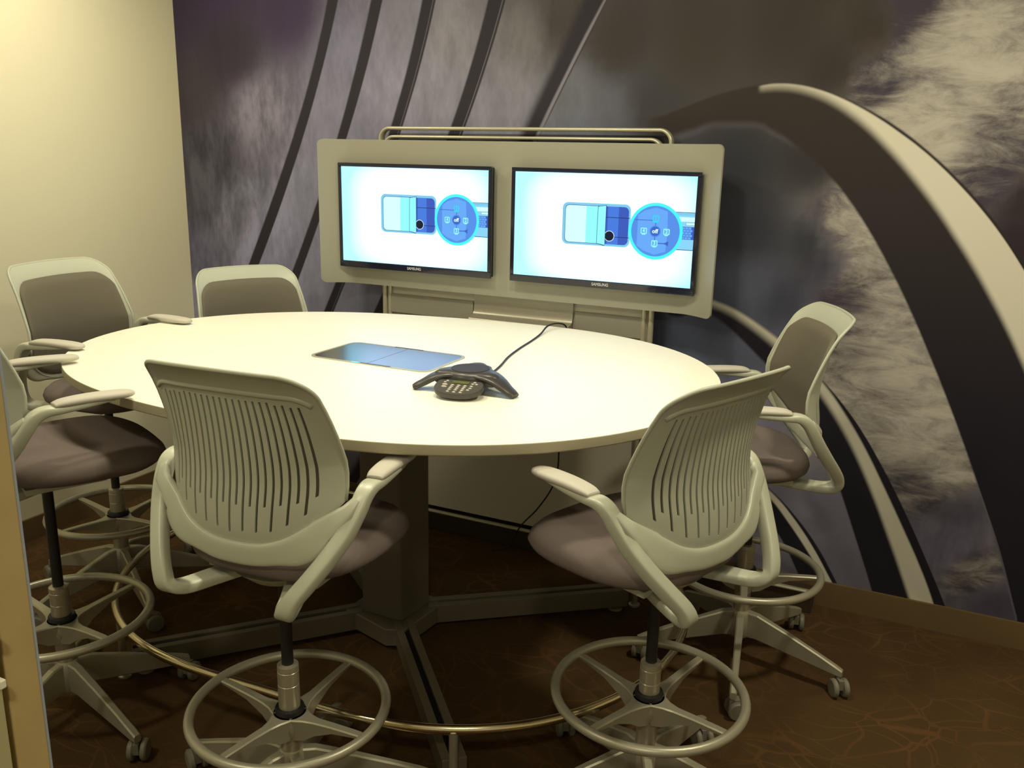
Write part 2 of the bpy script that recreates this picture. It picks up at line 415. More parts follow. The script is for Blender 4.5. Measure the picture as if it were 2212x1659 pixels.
def mural_material():
    m = bpy.data.materials.new('mural_print'); m.use_nodes = True
    nt = m.node_tree; N = nt.nodes; L = nt.links
    b = N['Principled BSDF']; b.inputs['Roughness'].default_value = 0.7
    b.inputs['Specular IOR Level'].default_value = 0.25
    tc = N.new('ShaderNodeTexCoord')
    sp = N.new('ShaderNodeSeparateXYZ'); L.new(tc.outputs['Object'], sp.inputs[0])
    X, Z = sp.outputs[0], sp.outputs[2]
    at = N.new('ShaderNodeAttribute'); at.attribute_name = 'tone'
    # clouds: streaky noise, contrast carried by the attribute's alpha
    mp = N.new('ShaderNodeMapping'); mp.inputs['Rotation'].default_value = (0, math.radians(-50), 0)
    mp.inputs['Scale'].default_value = (2.6, 1.0, 1.0)
    L.new(tc.outputs['Object'], mp.inputs['Vector'])
    n1 = N.new('ShaderNodeTexNoise'); n1.inputs['Scale'].default_value = 3.4; n1.inputs['Detail'].default_value = 9
    n1.inputs['Roughness'].default_value = 0.62; n1.inputs['Distortion'].default_value = 0.35
    L.new(mp.outputs[0], n1.inputs['Vector'])
    n2 = N.new('ShaderNodeTexNoise'); n2.inputs['Scale'].default_value = 17; n2.inputs['Detail'].default_value = 6
    n2.inputs['Roughness'].default_value = 0.6
    L.new(mp.outputs[0], n2.inputs['Vector'])
    d = node_math(nt, 'ADD', node_math(nt, 'MULTIPLY', node_math(nt, 'SUBTRACT', n1.outputs[0], 0.5), 5.2),
                  node_math(nt, 'MULTIPLY', node_math(nt, 'SUBTRACT', n2.outputs[0], 0.5), 2.2))
    d = node_math(nt, 'MINIMUM', d, 0.6)
    g = node_math(nt, 'POWER', 2.0, node_math(nt, 'MULTIPLY', d, at.outputs['Alpha']))
    vm = N.new('ShaderNodeVectorMath'); vm.operation = 'SCALE'
    L.new(at.outputs['Color'], vm.inputs[0]); L.new(g, vm.inputs[3])
    col = vm.outputs[0]
    # ragged bright clouds: threshold of fine streaky noise against the local coverage
    ac = N.new('ShaderNodeAttribute'); ac.attribute_name = 'cloud'
    sc_ = N.new('ShaderNodeSeparateColor'); L.new(ac.outputs['Color'], sc_.inputs[0])
    mp2 = N.new('ShaderNodeMapping'); mp2.inputs['Rotation'].default_value = (0, math.radians(-32), 0)
    mp2.inputs['Scale'].default_value = (1.0, 1.0, 2.6)
    L.new(tc.outputs['Object'], mp2.inputs['Vector'])
    n3 = N.new('ShaderNodeTexNoise'); n3.inputs['Scale'].default_value = 5.0; n3.inputs['Detail'].default_value = 12
    n3.inputs['Roughness'].default_value = 0.72; n3.inputs['Distortion'].default_value = 0.5
    L.new(mp2.outputs[0], n3.inputs['Vector'])
    cv = node_math(nt, 'ADD', node_math(nt, 'MULTIPLY', node_math(nt, 'SUBTRACT', n3.outputs[0], 0.5), 1.9), sc_.outputs[0])
    r1 = N.new('ShaderNodeMapRange'); r1.interpolation_type = 'SMOOTHSTEP'; L.new(cv, r1.inputs[0])
    r1.inputs[1].default_value = 0.12; r1.inputs[2].default_value = 1.15
    cm = N.new('ShaderNodeMix'); cm.data_type = 'RGBA'; L.new(r1.outputs[0], cm.inputs[0])
    cm.inputs[6].default_value = tone(56, 49, 52); cm.inputs[7].default_value = tone(164, 154, 130)
    cw = N.new('ShaderNodeMix'); cw.data_type = 'RGBA'; L.new(sc_.outputs[1], cw.inputs[0])
    L.new(col, cw.inputs[6]); L.new(cm.outputs[2], cw.inputs[7])
    col = cw.outputs[2]
    def over(col, mask, c):
        mx = N.new('ShaderNodeMix'); mx.data_type = 'RGBA'
        L.new(mask, mx.inputs[0]); L.new(col, mx.inputs[6])
        if isinstance(c, tuple): mx.inputs[7].default_value = c
        else: L.new(c, mx.inputs[7])
        return mx.outputs[2]
    for i, (l, r) in enumerate(STRIPES):
        xl = float_curve(nt, Z, [(z, x) for x, z in l]); xr = float_curve(nt, Z, [(z, x) for x, z in r])
        mask = node_math(nt, 'MULTIPLY', step_soft(nt, node_math(nt, 'SUBTRACT', X, xl), 0.012 if i != 4 else 0.05),
                         step_soft(nt, node_math(nt, 'SUBTRACT', xr, X), 0.008))
        if i == 5:
            mask = node_math(nt, 'MULTIPLY', mask, 0.8)
        c = MURAL_DARK if i < 5 else MURAL_LINE
        col = over(col, mask, c)
        if 2 <= i <= 3:   # thin pale line on the right of the wider stripes
            e = node_math(nt, 'SUBTRACT', node_math(nt, 'SUBTRACT', xr, 0.012), X)
            e = node_math(nt, 'SUBTRACT', 1.0, node_math(nt, 'DIVIDE', node_math(nt, 'ABSOLUTE', e), 0.004), clamp=True)
            col = over(col, node_math(nt, 'MULTIPLY', e, 0.35 if i == 2 else 0.5), MURAL_LINE)
    soft = {'A_dark': (0.012, 0.02), 'A_hl': (0.010, 0.032), 'A_rim': (0.03, 0.03), 'B_dark': (0.01, 0.02), 'B_hl': (0.02, 0.03),
            'C_dark': (0.01, 0.015), 'C_hl': (0.012, 0.015), 'A_hair': (0.004, 0.004)}
    for k in ('C_dark', 'C_hl', 'B_dark', 'B_hl', 'A_dark', 'A_rim', 'A_hl', 'A_hair'):
        up, lo = ARCS[k]
        zu = float_curve(nt, X, up); zl = float_curve(nt, X, lo)
        x0 = min(up[0][0], lo[0][0]); x1 = max(up[-1][0], lo[-1][0])
        x1 = min(x1, XR - 0.01)
        # perpendicular softness on steep parts is handled by scaling with the slope
        su, sl = soft[k]
        steep = k in ('B_dark', 'C_dark', 'C_hl', 'A_hair')
        def edge(zc, s, sign):
            dz = node_math(nt, 'SUBTRACT', zc, Z) if sign > 0 else node_math(nt, 'SUBTRACT', Z, zc)
            return step_soft(nt, dz, s)
        mask = node_math(nt, 'MULTIPLY', edge(zu, su, 1), edge(zl, sl * (1.6 if k in ('A_hl', 'B_hl') else 1), -1))
        fade = 0.02 if k not in ('A_dark', 'A_rim') else 0.10
        mask = node_math(nt, 'MULTIPLY', mask, step_soft(nt, node_math(nt, 'SUBTRACT', X, x0 + fade / 2), fade))
        lx1 = lo[-1][0]
        mask = node_math(nt, 'MULTIPLY', mask, step_soft(nt, node_math(nt, 'SUBTRACT', x1 - 0.01, X), 0.08 if k == 'A_rim' else 0.01))
        if k in ('A_rim',): mask = node_math(nt, 'MULTIPLY', mask, 0.35)
        if k in ('A_hair',): mask = node_math(nt, 'MULTIPLY', mask, 0.5)
        c = {'A_dark': None, 'A_hl': MURAL_CREAM, 'A_rim': MURAL_GREY, 'B_dark': MURAL_BLACK, 'B_hl': MURAL_CREAM_DIMLIT,
             'C_dark': MURAL_BLACK, 'C_hl': MURAL_CREAM_DIMLIT, 'A_hair': MURAL_GREY}[k]
        if c is None:
            t = N.new('ShaderNodeMapRange'); L.new(Z, t.inputs[0])
            t.inputs[1].default_value = 0.7; t.inputs[2].default_value = 1.9
            mx = N.new('ShaderNodeMix'); mx.data_type = 'RGBA'
            L.new(t.outputs[0], mx.inputs[0]); mx.inputs[6].default_value = MURAL_BLACK; mx.inputs[7].default_value = MURAL_BROWN
            c = mx.outputs[2]
        col = over(col, mask, c)
    L.new(col, b.inputs['Base Color'])
    return m

MURAL_DARK = tone(38, 33, 35)
MURAL_LINE = tone(120, 114, 112)
MURAL_GREY = tone(96, 92, 92)
MURAL_BLACK = tone(23, 19, 25)
MURAL_BROWN = tone(44, 36, 29)
MURAL_CREAM = tone(190, 180, 148)
MURAL_CREAM_DIMLIT = tone(176, 168, 138)  # same cream print, the weaker light lower down put into the colour

# ------------------------------------------------------------------ room
# back wall with mural: a gridded sheet on a solid slab
nx, nz = 120, 60
mb = MB()
vv = []; ff = []
for j in range(nz + 1):
    for i in range(nx + 1):
        vv.append((XL + (XR - XL) * i / nx, YB, ZC * j / nz))
for j in range(nz):
    for i in range(nx):
        a = j * (nx + 1) + i
        ff.append((a, a + 1, a + nx + 2, a + nx + 1))
mb.add(vv, ff)
# close it into a slab
o0 = len(mb.v)
mb.add([(XL, YB + 0.12, 0), (XR, YB + 0.12, 0), (XR, YB + 0.12, ZC), (XL, YB + 0.12, ZC), (XL, YB, 0), (XR, YB, 0), (XR, YB, ZC), (XL, YB, ZC)],
       [(0, 3, 2, 1), (0, 1, 5, 4), (2, 3, 7, 6), (1, 2, 6, 5), (0, 4, 7, 3)], 1)
me = bpy.data.meshes.new('wall_back')
me.from_pydata(mb.v, [], mb.f)
wall_back = bpy.data.objects.new('wall_back', me); COL.objects.link(wall_back)
me.materials.append(mural_material()); me.materials.append(M_wallpaint)
me.polygons.foreach_set('material_index', mb.mi)
at = me.color_attributes.new('tone', 'FLOAT_COLOR', 'POINT')
lin = [(t[0], t[1], *[c * k for c, k in zip(srgb(t[2], t[3], t[4])[:3], KM)], t[5]) for t in TONES]
for i, p in enumerate(me.vertices):
    x, z = p.co.x, p.co.z
    W = 0; acc = [0, 0, 0, 0]
    for t in lin:
        d2 = (x - t[0]) ** 2 + (z - t[1]) ** 2 + 0.0012
        w = 1 / d2 ** 2.0
        W += w
        for k in range(4): acc[k] += w * t[2 + k]
    at.data[i].color = [a / W for a in acc]
ac = me.color_attributes.new('cloud', 'FLOAT_COLOR', 'POINT')
for i, p in enumerate(me.vertices):
    x, z = p.co.x, p.co.z
    W = cov = wt = 0
    for t in TONES:
        w = 1 / ((x - t[0]) ** 2 + (z - t[1]) ** 2 + 0.0012) ** 2
        W += w
        cov += w * max(0, min(1, (t[3] - 52) / 95)); wt += w * (1 if (t[5] >= 0.6 and t[0] > -0.6) else 0)
    k = max(0, min(1, (wt / W - 0.25) / 0.4))
    ac.data[i].color = (cov / W, k, 0, 1)
struct(wall_back)

def slab(name, x0, x1, y0, y1, z0, z1, m):
    q = MB(); q.box(x0, x1, y0, y1, z0, z1)
    return struct(q.build(name, m))
slab('wall_left', XL - 0.12, XL, YF, YB + 0.12, 0, ZC, M_wallpaint)
slab('wall_right', XR, XR + 0.12, YF, YB + 0.12, 0, ZC, M_wallpaint)
slab('ceiling', XL - 0.12, XR + 0.12, YF, YB + 0.12, ZC, ZC + 0.1, M_ceil)
slab('baseboard_back', XL + 0.012, XR, YB - 0.012, YB, 0, 0.1, M_basebd)
slab('baseboard_left', XL, XL + 0.012, YF, YB, 0, 0.1, M_basebd)

def carpet_material():
    m = bpy.data.materials.new('brown_carpet'); m.use_nodes = True
    nt = m.node_tree; N = nt.nodes; L = nt.links; b = N['Principled BSDF']
    b.inputs['Roughness'].default_value = 1.0; b.inputs['Specular IOR Level'].default_value = 0.05
    tc = N.new('ShaderNodeTexCoord')
    warp = N.new('ShaderNodeTexNoise'); warp.inputs['Scale'].default_value = 2.2; L.new(tc.outputs['Object'], warp.inputs['Vector'])
    vm = N.new('ShaderNodeVectorMath'); vm.operation = 'MULTIPLY_ADD'
    L.new(warp.outputs['Color'], vm.inputs[0]); vm.inputs[1].default_value = (0.35, 0.35, 0); L.new(tc.outputs['Object'], vm.inputs[2])
    cols = []
    for sc_, seed in ((4.2, 0.0), (6.5, 3.3)):
        mp = N.new('ShaderNodeMapping'); mp.inputs['Location'].default_value = (seed, seed, 0); mp.inputs['Scale'].default_value = (1, 1.5, 0.0)
        L.new(vm.outputs[0], mp.inputs['Vector'])
        v = N.new('ShaderNodeTexVoronoi'); v.feature = 'DISTANCE_TO_EDGE'; v.inputs['Scale'].default_value = sc_
        L.new(mp.outputs[0], v.inputs['Vector'])
        r = N.new('ShaderNodeMapRange'); L.new(v.outputs['Distance'], r.inputs[0])
        r.inputs[1].default_value = 0.012; r.inputs[2].default_value = 0.03; r.inputs[3].default_value = 1; r.inputs[4].default_value = 0
        cols.append(r.outputs[0])
    line = node_math(nt, 'MAXIMUM', cols[0], cols[1])
    fade = N.new('ShaderNodeTexNoise'); fade.inputs['Scale'].default_value = 3.0; L.new(tc.outputs['Object'], fade.inputs['Vector'])
    line = node_math(nt, 'MULTIPLY', line, node_math(nt, 'MULTIPLY', node_math(nt, 'SUBTRACT', fade.outputs[0], 0.35, clamp=True), 2.4, clamp=True))
    fib = N.new('ShaderNodeTexNoise'); fib.inputs['Scale'].default_value = 260; fib.inputs['Detail'].default_value = 3
    L.new(tc.outputs['Object'], fib.inputs['Vector'])
    base = N.new('ShaderNodeMix'); base.data_type = 'RGBA'; L.new(fib.outputs[0], base.inputs[0])
    base.inputs[6].default_value = srgb(66, 49, 29); base.inputs[7].default_value = srgb(92, 72, 47)
    mx = N.new('ShaderNodeMix'); mx.data_type = 'RGBA'; L.new(line, mx.inputs[0])
    L.new(base.outputs[2], mx.inputs[6]); mx.inputs[7].default_value = srgb(102, 74, 46)
    L.new(mx.outputs[2], b.inputs['Base Color'])
    bp = N.new('ShaderNodeBump'); bp.inputs['Strength'].default_value = 0.5; bp.inputs['Distance'].default_value = 0.004
    L.new(fib.outputs[0], bp.inputs['Height']); L.new(bp.outputs[0], b.inputs['Normal'])
    return m
slab('floor', XL - 0.12, XR + 0.12, YF, YB + 0.12, -0.1, 0, carpet_material())

# ------------------------------------------------------------------ door jamb at the camera's left hand
d1 = MB(); d1.box(-0.858, -0.842, 0.5245, 0.5625, 0, 2.15)
d1.box(-0.960, -0.858, 0.5345, 0.5500, 0, 2.15)
door = struct(d1.build('door_1', M_jamb, bevel=0.0015))
d4 = MB(); d4.box(-0.8445, -0.8412, 0.5610, 0.5636, 0, 2.15)
d4.build('edge_highlight', M_edge_highlight, door)  # bluish highlight on the jamb edge, put in as a pale strip
d2 = MB(); d2.box(-1.45, -0.830, 0.478, 0.512, 0.01, 2.13)
d2.build('door_panel', M_door, door, bevel=0.003)
for z in (1.155, 1.100):
    d3 = MB(); d3.box(-0.832, -0.819, 0.503, 0.510, z, z + 0.010)
    d3.build('door_clip', M_clip, door, bevel=0.0015)

# ------------------------------------------------------------------ ceiling downlights
def downlight(x, y, watts, size, label):
    t = thing('ceiling_downlight', label, 'ceiling light', (x, y, ZC - 0.001), 0, None)
    q = MB(); q.lathe([(size + 0.002, 0.0), (size + 0.025, 0.0), (size + 0.023, -0.008), (size + 0.006, -0.010), (size + 0.002, 0.0)], 32)
    q.build('trim_ring', M_clip, t, smooth=True, auto=40)
    q = MB(); q.lathe([(0.0, -0.003), (size + 0.003, -0.003), (size + 0.003, -0.001), (0.0, -0.001)], 32)
    q.build('diffuser', M_lamp, t)
    d = bpy.data.lights.new('downlight_lamp', 'AREA'); d.shape = 'DISK'; d.size = 2 * size; d.energy = watts; d.color = WARM
    o = bpy.data.objects.new('downlight_lamp', d); COL.objects.link(o)
    o.parent = t; o.location = (0, 0, -0.015)
    return t
M_lamp = mat('lamp_diffuser', (1, 1, 1), emit=WARM, estr=6)
LW = [14, 14, 12, 26, 20, 14]
downlight(-1.75, 2.05, LW[0], 0.10, 'round recessed ceiling light above the left half of the oval table')
downlight(-1.00, 1.95, LW[1], 0.10, 'round recessed ceiling light above the right half of the oval table')
downlight(-2.75, 2.35, LW[2], 0.10, 'round recessed ceiling light beside the cream left wall')
downlight(0.45, 2.05, LW[3], 0.10, 'round recessed ceiling light over the open carpet by the mural')
downlight(0.15, -0.5, LW[4], 0.10, 'added unseen ceiling light behind the doorway, brightening the stool backs')  # added fill lamp, out of view, to light the stool backs
downlight(-2.0, 0.2, LW[5], 0.10, 'added unseen ceiling light in front of the left stools, as fill')  # another added lamp, unseen, lifting the camera side of the stools

# ------------------------------------------------------------------ bar-height swivel stools
def spine(z):
    return SPY(z)
SPY = smooth_interp([(0.79, -0.158), (0.84, -0.166), (0.90, -0.162), (0.97, -0.153), (1.06, -0.158), (1.14, -0.172), (1.185, -0.190), (1.216, -0.219)], 8)
SPW = smooth_interp([(0.79, 0.200), (0.85, 0.220), (0.92, 0.230), (0.99, 0.231), (1.08, 0.223), (1.16, 0.213), (1.222, 0.208)], 8)
def zbot(u): return 0.808 + 0.112 * abs(u) ** 3.0
def ztop(u):
    hw, r = 0.210, 0.058
    d = abs(u) * hw - (hw - r)
    return 1.216 - 0.006 * u * u - ((r - math.sqrt(max(0, r * r - d * d))) * 0.92 if d > 0 else 0)
def backpt(u, z, off=0.0, wk=1.0):
    x = u * SPW(z) * wk
    k = 1 if z < 1.0 else max(0.3, 1 - (z - 1.0) / 0.28)
    y = SPY(z) + (0.052 * u * u + 0.030 * abs(u) ** 5) * k + off
    return (x, y, z)

def back_shell():
    q = MB()
    ns = 22; um = 0.83
    us = [-1.0, -0.9985, -0.994, -0.985, -0.97, -0.95, -0.925, -0.90, -0.87]
    slotcol = set()
    pitch = 2 * um / ns
    for i in range(ns):
        a = -um + pitch * (i + 0.34); b = -um + pitch * (i + 0.66)
        slotcol.add(len(us)); us += [a, b]
    us += [0.87, 0.90, 0.925, 0.95, 0.97, 0.985, 0.994, 0.9985, 1.0]
    nv = 64
    idx = {}
    for j in range(nv + 1):
        for i, u in enumerate(us):
            t = j / nv
            z = zbot(u) + (ztop(u) - zbot(u)) * t
            idx[i, j] = len(q.v); q.v.append(backpt(u, z))
    for i in range(len(us) - 1):
        k = None
        if i in slotcol:
            k = sorted(slotcol).index(i)
            um_ = (us[i] + us[i + 1]) / 2
            ztp = ztop(um_) - 0.070 - 0.012 * abs(um_) ** 6
            zlo = (zbot(um_) + 0.035 + 0.02 * um_ * um_) if k % 2 == 0 else (0.902 + 0.045 * um_ * um_)
        for j in range(nv):
            if k is not None:
                zc = (q.v[idx[i, j]][2] + q.v[idx[i, j + 1]][2]) / 2
                if zlo < zc < ztp: continue
            q.f.append((idx[i, j], idx[i + 1, j], idx[i + 1, j + 1], idx[i, j + 1])); q.mi.append(0)
    return q

def back_lip():
    """rolled rim along the top and sides"""
    q = MB()
    path = []
    for k in range(0, 9): path.append(backpt(-1, zbot(1) + (ztop(1) - zbot(1)) * k / 8))
    for k in range(1, 60): u = -math.cos(PI * k / 60); path.append(backpt(u, ztop(u)))
    for k in range(8, -1, -1): path.append(backpt(1, zbot(1) + (ztop(1) - zbot(1)) * k / 8))
    q.sweep(path, (0.0048, 0.0048), side=(0, 1, 0.2), n=8, p=2)
    # fold line below the flared top
    p2 = [backpt(u / 40, ztop(u / 40) - 0.052, -0.003) for u in range(-37, 38)]
    q.sweep(p2, (0.006, 0.0035), side=(0, 0, 1), n=8, p=2)
    return q

def back_pad():
    q = MB(); nu, nv = 24, 30
    for side, off in ((0, 0.006), (1, 0.017)):
        for j in range(nv + 1):
            for i in range(nu + 1):
                u = -0.93 * math.cos(PI * i / nu); t = j / nv
                zb_ = zbot(u) + 0.012; zt_ = ztop(u / 0.93) - 0.046
                z = zb_ + (zt_ - zb_) * t
                e = min(1, min(i, nu - i) / 3.0, min(j, nv - j) / 2.0)
                q.v.append(backpt(u, z, 0.006 + (off - 0.006) * math.sqrt(e)))
    n1 = (nu + 1) * (nv + 1)
    for j in range(nv):
        for i in range(nu):
            a = j * (nu + 1) + i
            q.f.append((a, a + 1, a + nu + 2, a + nu + 1)); q.mi.append(0)
            a += n1
            q.f.append((a, a + nu + 1, a + nu + 2, a + 1)); q.mi.append(0)
    return q

def seat_mesh():
    q = MB(); n = 56
    def outline(a, s):
        c, d = math.cos(a), math.sin(a)
        e = 0.72
        x = math.copysign(abs(c) ** e, c) * 0.243; y = math.copysign(abs(d) ** e, d) * 0.228
        x *= (1 + 0.06 * d)
        return x * s, y * s + 0.078
    prof = [(0.0, 0.780), (0.30, 0.782), (0.60, 0.786), (0.80, 0.787), (0.91, 0.780), (0.975, 0.766), (1.0, 0.750), (0.985, 0.736), (0.93, 0.724), (0.80, 0.714), (0.4, 0.708), (0.0, 0.708)]
    for s, z in prof:
        for k in range(n):
            a = 2 * PI * k / n
            x, y = outline(a, s)
            dz = -0.016 * max(0, (y - 0.18) / 0.12) ** 2 if z > 0.74 else 0.010 * max(0, (y - 0.18) / 0.12)
            q.v.append((x, y, z + dz))
    for j in range(len(prof) - 1):
        for k in range(n):
            q.f.append((j * n + k, j * n + (k + 1) % n, (j + 1) * n + (k + 1) % n, (j + 1) * n + k)); q.mi.append(0)
    return q

def frame_mesh():
    q = MB()
    for s in (-1, 1):
        pts = [(0.255, 0.150, 0.953, 0.016, 0.002), (0.258, 0.105, 0.950, 0.020, 0.006), (0.262, 0.06, 0.947, 0.021, 0.008), (0.265, 0.0, 0.944, 0.022, 0.010), (0.266, -0.038, 0.943, 0.021, 0.013), (0.266, -0.064, 0.930, 0.019, 0.016), (0.262, -0.086, 0.900, 0.018, 0.017),
               (0.248, -0.114, 0.855, 0.018, 0.018), (0.224, -0.148, 0.808, 0.018, 0.018), (0.196, -0.182, 0.763, 0.018, 0.018),
               (0.172, -0.205, 0.728, 0.019, 0.017), (0.158, -0.208, 0.702, 0.021, 0.016), (0.140, -0.180, 0.688, 0.024, 0.015), (0.112, -0.115, 0.687, 0.027, 0.014), (0.07, -0.03, 0.690, 0.032, 0.013), (0.02, 0.03, 0.692, 0.04, 0.012)]
        c = cr(pts, 5)
        q.sweep([(s * p[0], p[1], p[2]) for p in c], [(p[3], p[4]) for p in c], side=(1, 0.0, 0.0), n=20, p=4.0)
    # cradle band around the foot of the backrest
    path = []; sides = []; sizes = []
    for k in range(-30, 31):
        u = k / 36; au = abs(u)
        x, y, z = backpt(u, zbot(u))
        x2, y2, z2 = backpt(u - 0.01, zbot(u - 0.01)); x3, y3, z3 = backpt(u + 0.01, zbot(u + 0.01))
        t_ = Vector((x3 - x2, 0, z3 - z2)).normalized()
        nx_, nz_ = t_.z, -t_.x               # outward, below the edge
        w_ = 0.026 + 0.010 * math.exp(-((au - 0.70) / 0.16) ** 2) - 0.010 * max(0, (au - 0.8) / 0.12)
        off = w_ - 0.012
        path.append((x + nx_ * off, y - 0.006, z + nz_ * off)); sides.append((nx_, 0.0, nz_))
        sizes.append((w_, 0.009 + 0.003 * au ** 2))
    for s in (1, -1):
        ext = [(s * 0.250, -0.100, 0.905), (s * 0.261, -0.080, 0.925)]
        ss = [(s * 1.0, 0.0, -0.1), (s * 1.0, 0.0, 0)]; zz = [(0.017, 0.012), (0.011, 0.010)]
        if s > 0: path += ext; sides += ss; sizes += zz
        else: path = ext[::-1] + path; sides = [(-1.0, 0.0, 0.0), (-1.0, 0, -0.1)] + sides; sizes = zz[::-1] + sizes
    # one consistent normal side along the whole band
    q.sweep(path, sizes, side=sides, n=18, p=3.6)
    # mechanism under the seat
    q.lathe([(0.0, 0.656), (0.050, 0.659), (0.080, 0.672), (0.115, 0.702), (0.0, 0.708)], 28)
    q.box(-0.15, 0.15, -0.08, 0.12, 0.694, 0.709)
    return q

def arm_pad(s):
    q = MB()
    pts = [(0.253, 0.178, 0.957, 0.012, 0.005), (0.2535, 0.165, 0.9575, 0.022, 0.009), (0.255, 0.13, 0.9585, 0.028, 0.011), (0.259, 0.06, 0.960, 0.027, 0.0115), (0.264, 0.005, 0.959, 0.024, 0.010), (0.266, -0.018, 0.956, 0.019, 0.006)]
    c = cr(pts, 5)
    q.sweep([(s * p[0], p[1], p[2]) for p in c], [(p[3], p[4]) for p in c], side=(1, 0, 0), n=16, p=2.6)
    return q

def base_leg(a):
    q = MB(); ca, sa = math.cos(a), math.sin(a)
    M = Matrix.Rotation(a, 4, 'Z')
    secs = [(0.018, 0.100, 0.192, 0.015), (0.06, 0.102, 0.190, 0.013), (0.16, 0.088, 0.158, 0.0115), (0.26, 0.074, 0.122, 0.0105), (0.325, 0.066, 0.097, 0.011), (0.345, 0.066, 0.088, 0.010)]
    v = []
    for r, zl, zh, w in secs:
        for (yy, zz) in ((-w, zl + 0.004), (-w, zh - 0.004), (-w + 0.004, zh), (w - 0.004, zh), (w, zh - 0.004), (w, zl + 0.004), (w - 0.003, zl), (-w + 0.003, zl)):
            v.append(M @ Vector((r, yy, zz)))
    f = []
    n = 8
    for i in range(len(secs) - 1):
        for k in range(n): f.append((i * n + k, i * n + (k + 1) % n, (i + 1) * n + (k + 1) % n, (i + 1) * n + k))
    f += [tuple(range(n - 1, -1, -1)), tuple((len(secs) - 1) * n + k for k in range(n))]
    q.add(v, f)
    return q

def caster(a, sw):
    q = MB(); r = 0.335
    cx_, cy_ = r * math.cos(a), r * math.sin(a)
    M = Matrix.Translation((cx_, cy_, 0)) @ Matrix.Rotation(sw, 4, 'Z')
    MR = M @ Matrix.Translation((0.012, 0, 0.030)) @ Matrix.Rotation(PI / 2, 4, 'X')
    for y0, y1 in ((-0.027, -0.008), (0.008, 0.027)):
        q.lathe([(0.0, y0 + 0.002), (0.018, y0), (0.024, y0 + 0.001), (0.030, y0 + 0.005), (0.030, y1 - 0.004), (0.026, y1), (0.0, y1)], 24, M=MR)
    q.box(-0.012, 0.026, -0.008, 0.008, 0.028, 0.060, M=M)
    q.lathe([(0.008, 0.045), (0.008, 0.070), (0.0, 0.070)], 10, M=M)
    return q

def foot_ring(rot):
    q = MB()
    R_ = 0.2385
    c = [(R_ * math.cos(2 * PI * k / 72), R_ * math.sin(2 * PI * k / 72), 0.338) for k in range(72)]
    q.sweep(c, (0.0125, 0.0125), side=(0, 0, 1), closed=True, n=12, p=2)
    q.lathe([(0.026, 0.325), (0.040, 0.325), (0.043, 0.318), (0.044, 0.290), (0.038, 0.272), (0.030, 0.262), (0.026, 0.262), (0.026, 0.325)], 32)
    for k in range(4):
        M = Matrix.Rotation(rot + k * PI / 2, 4, 'Z')
        secs = [(0.028, 0.264, 0.325, 0.032), (0.055, 0.268, 0.325, 0.019), (0.085, 0.288, 0.327, 0.013), (0.14, 0.314, 0.333, 0.0115), (0.20, 0.326, 0.338, 0.011), (0.236, 0.330, 0.340, 0.010)]
        v = []; f = []
        for r, zl, zh, w in secs:
            for (yy, zz) in ((-w * 0.8, zl), (-w, zh - 0.003), (-w + 0.003, zh), (w - 0.003, zh), (w, zh - 0.003), (w * 0.8, zl)):
                v.append(M @ Vector((r, yy, zz)))
        for i in range(len(secs) - 1):
            for g in range(6): f.append((i * 6 + g, i * 6 + (g + 1) % 6, (i + 1) * 6 + (g + 1) % 6, (i + 1) * 6 + g))
        f += [tuple(range(5, -1, -1)), tuple((len(secs) - 1) * 6 + g for g in range(6))]
        q.add(v, f)
    return q

_mesh = {}
def shared(key, fn):
    """builds a part once; later stools share its mesh data"""
    if key not in _mesh: _mesh[key] = fn()
    return _mesh[key]

def place_part(proto, name, parent, loc=(0, 0, 0), rz=0):
    if proto.get('_used'):
        o = proto.copy(); COL.objects.link(o)
        if '_used' in o: del o['_used']
    else:
        o = proto; o['_used'] = 1
    o.parent = parent; o.location = loc; o.rotation_euler = (0, 0, rz)
    return o

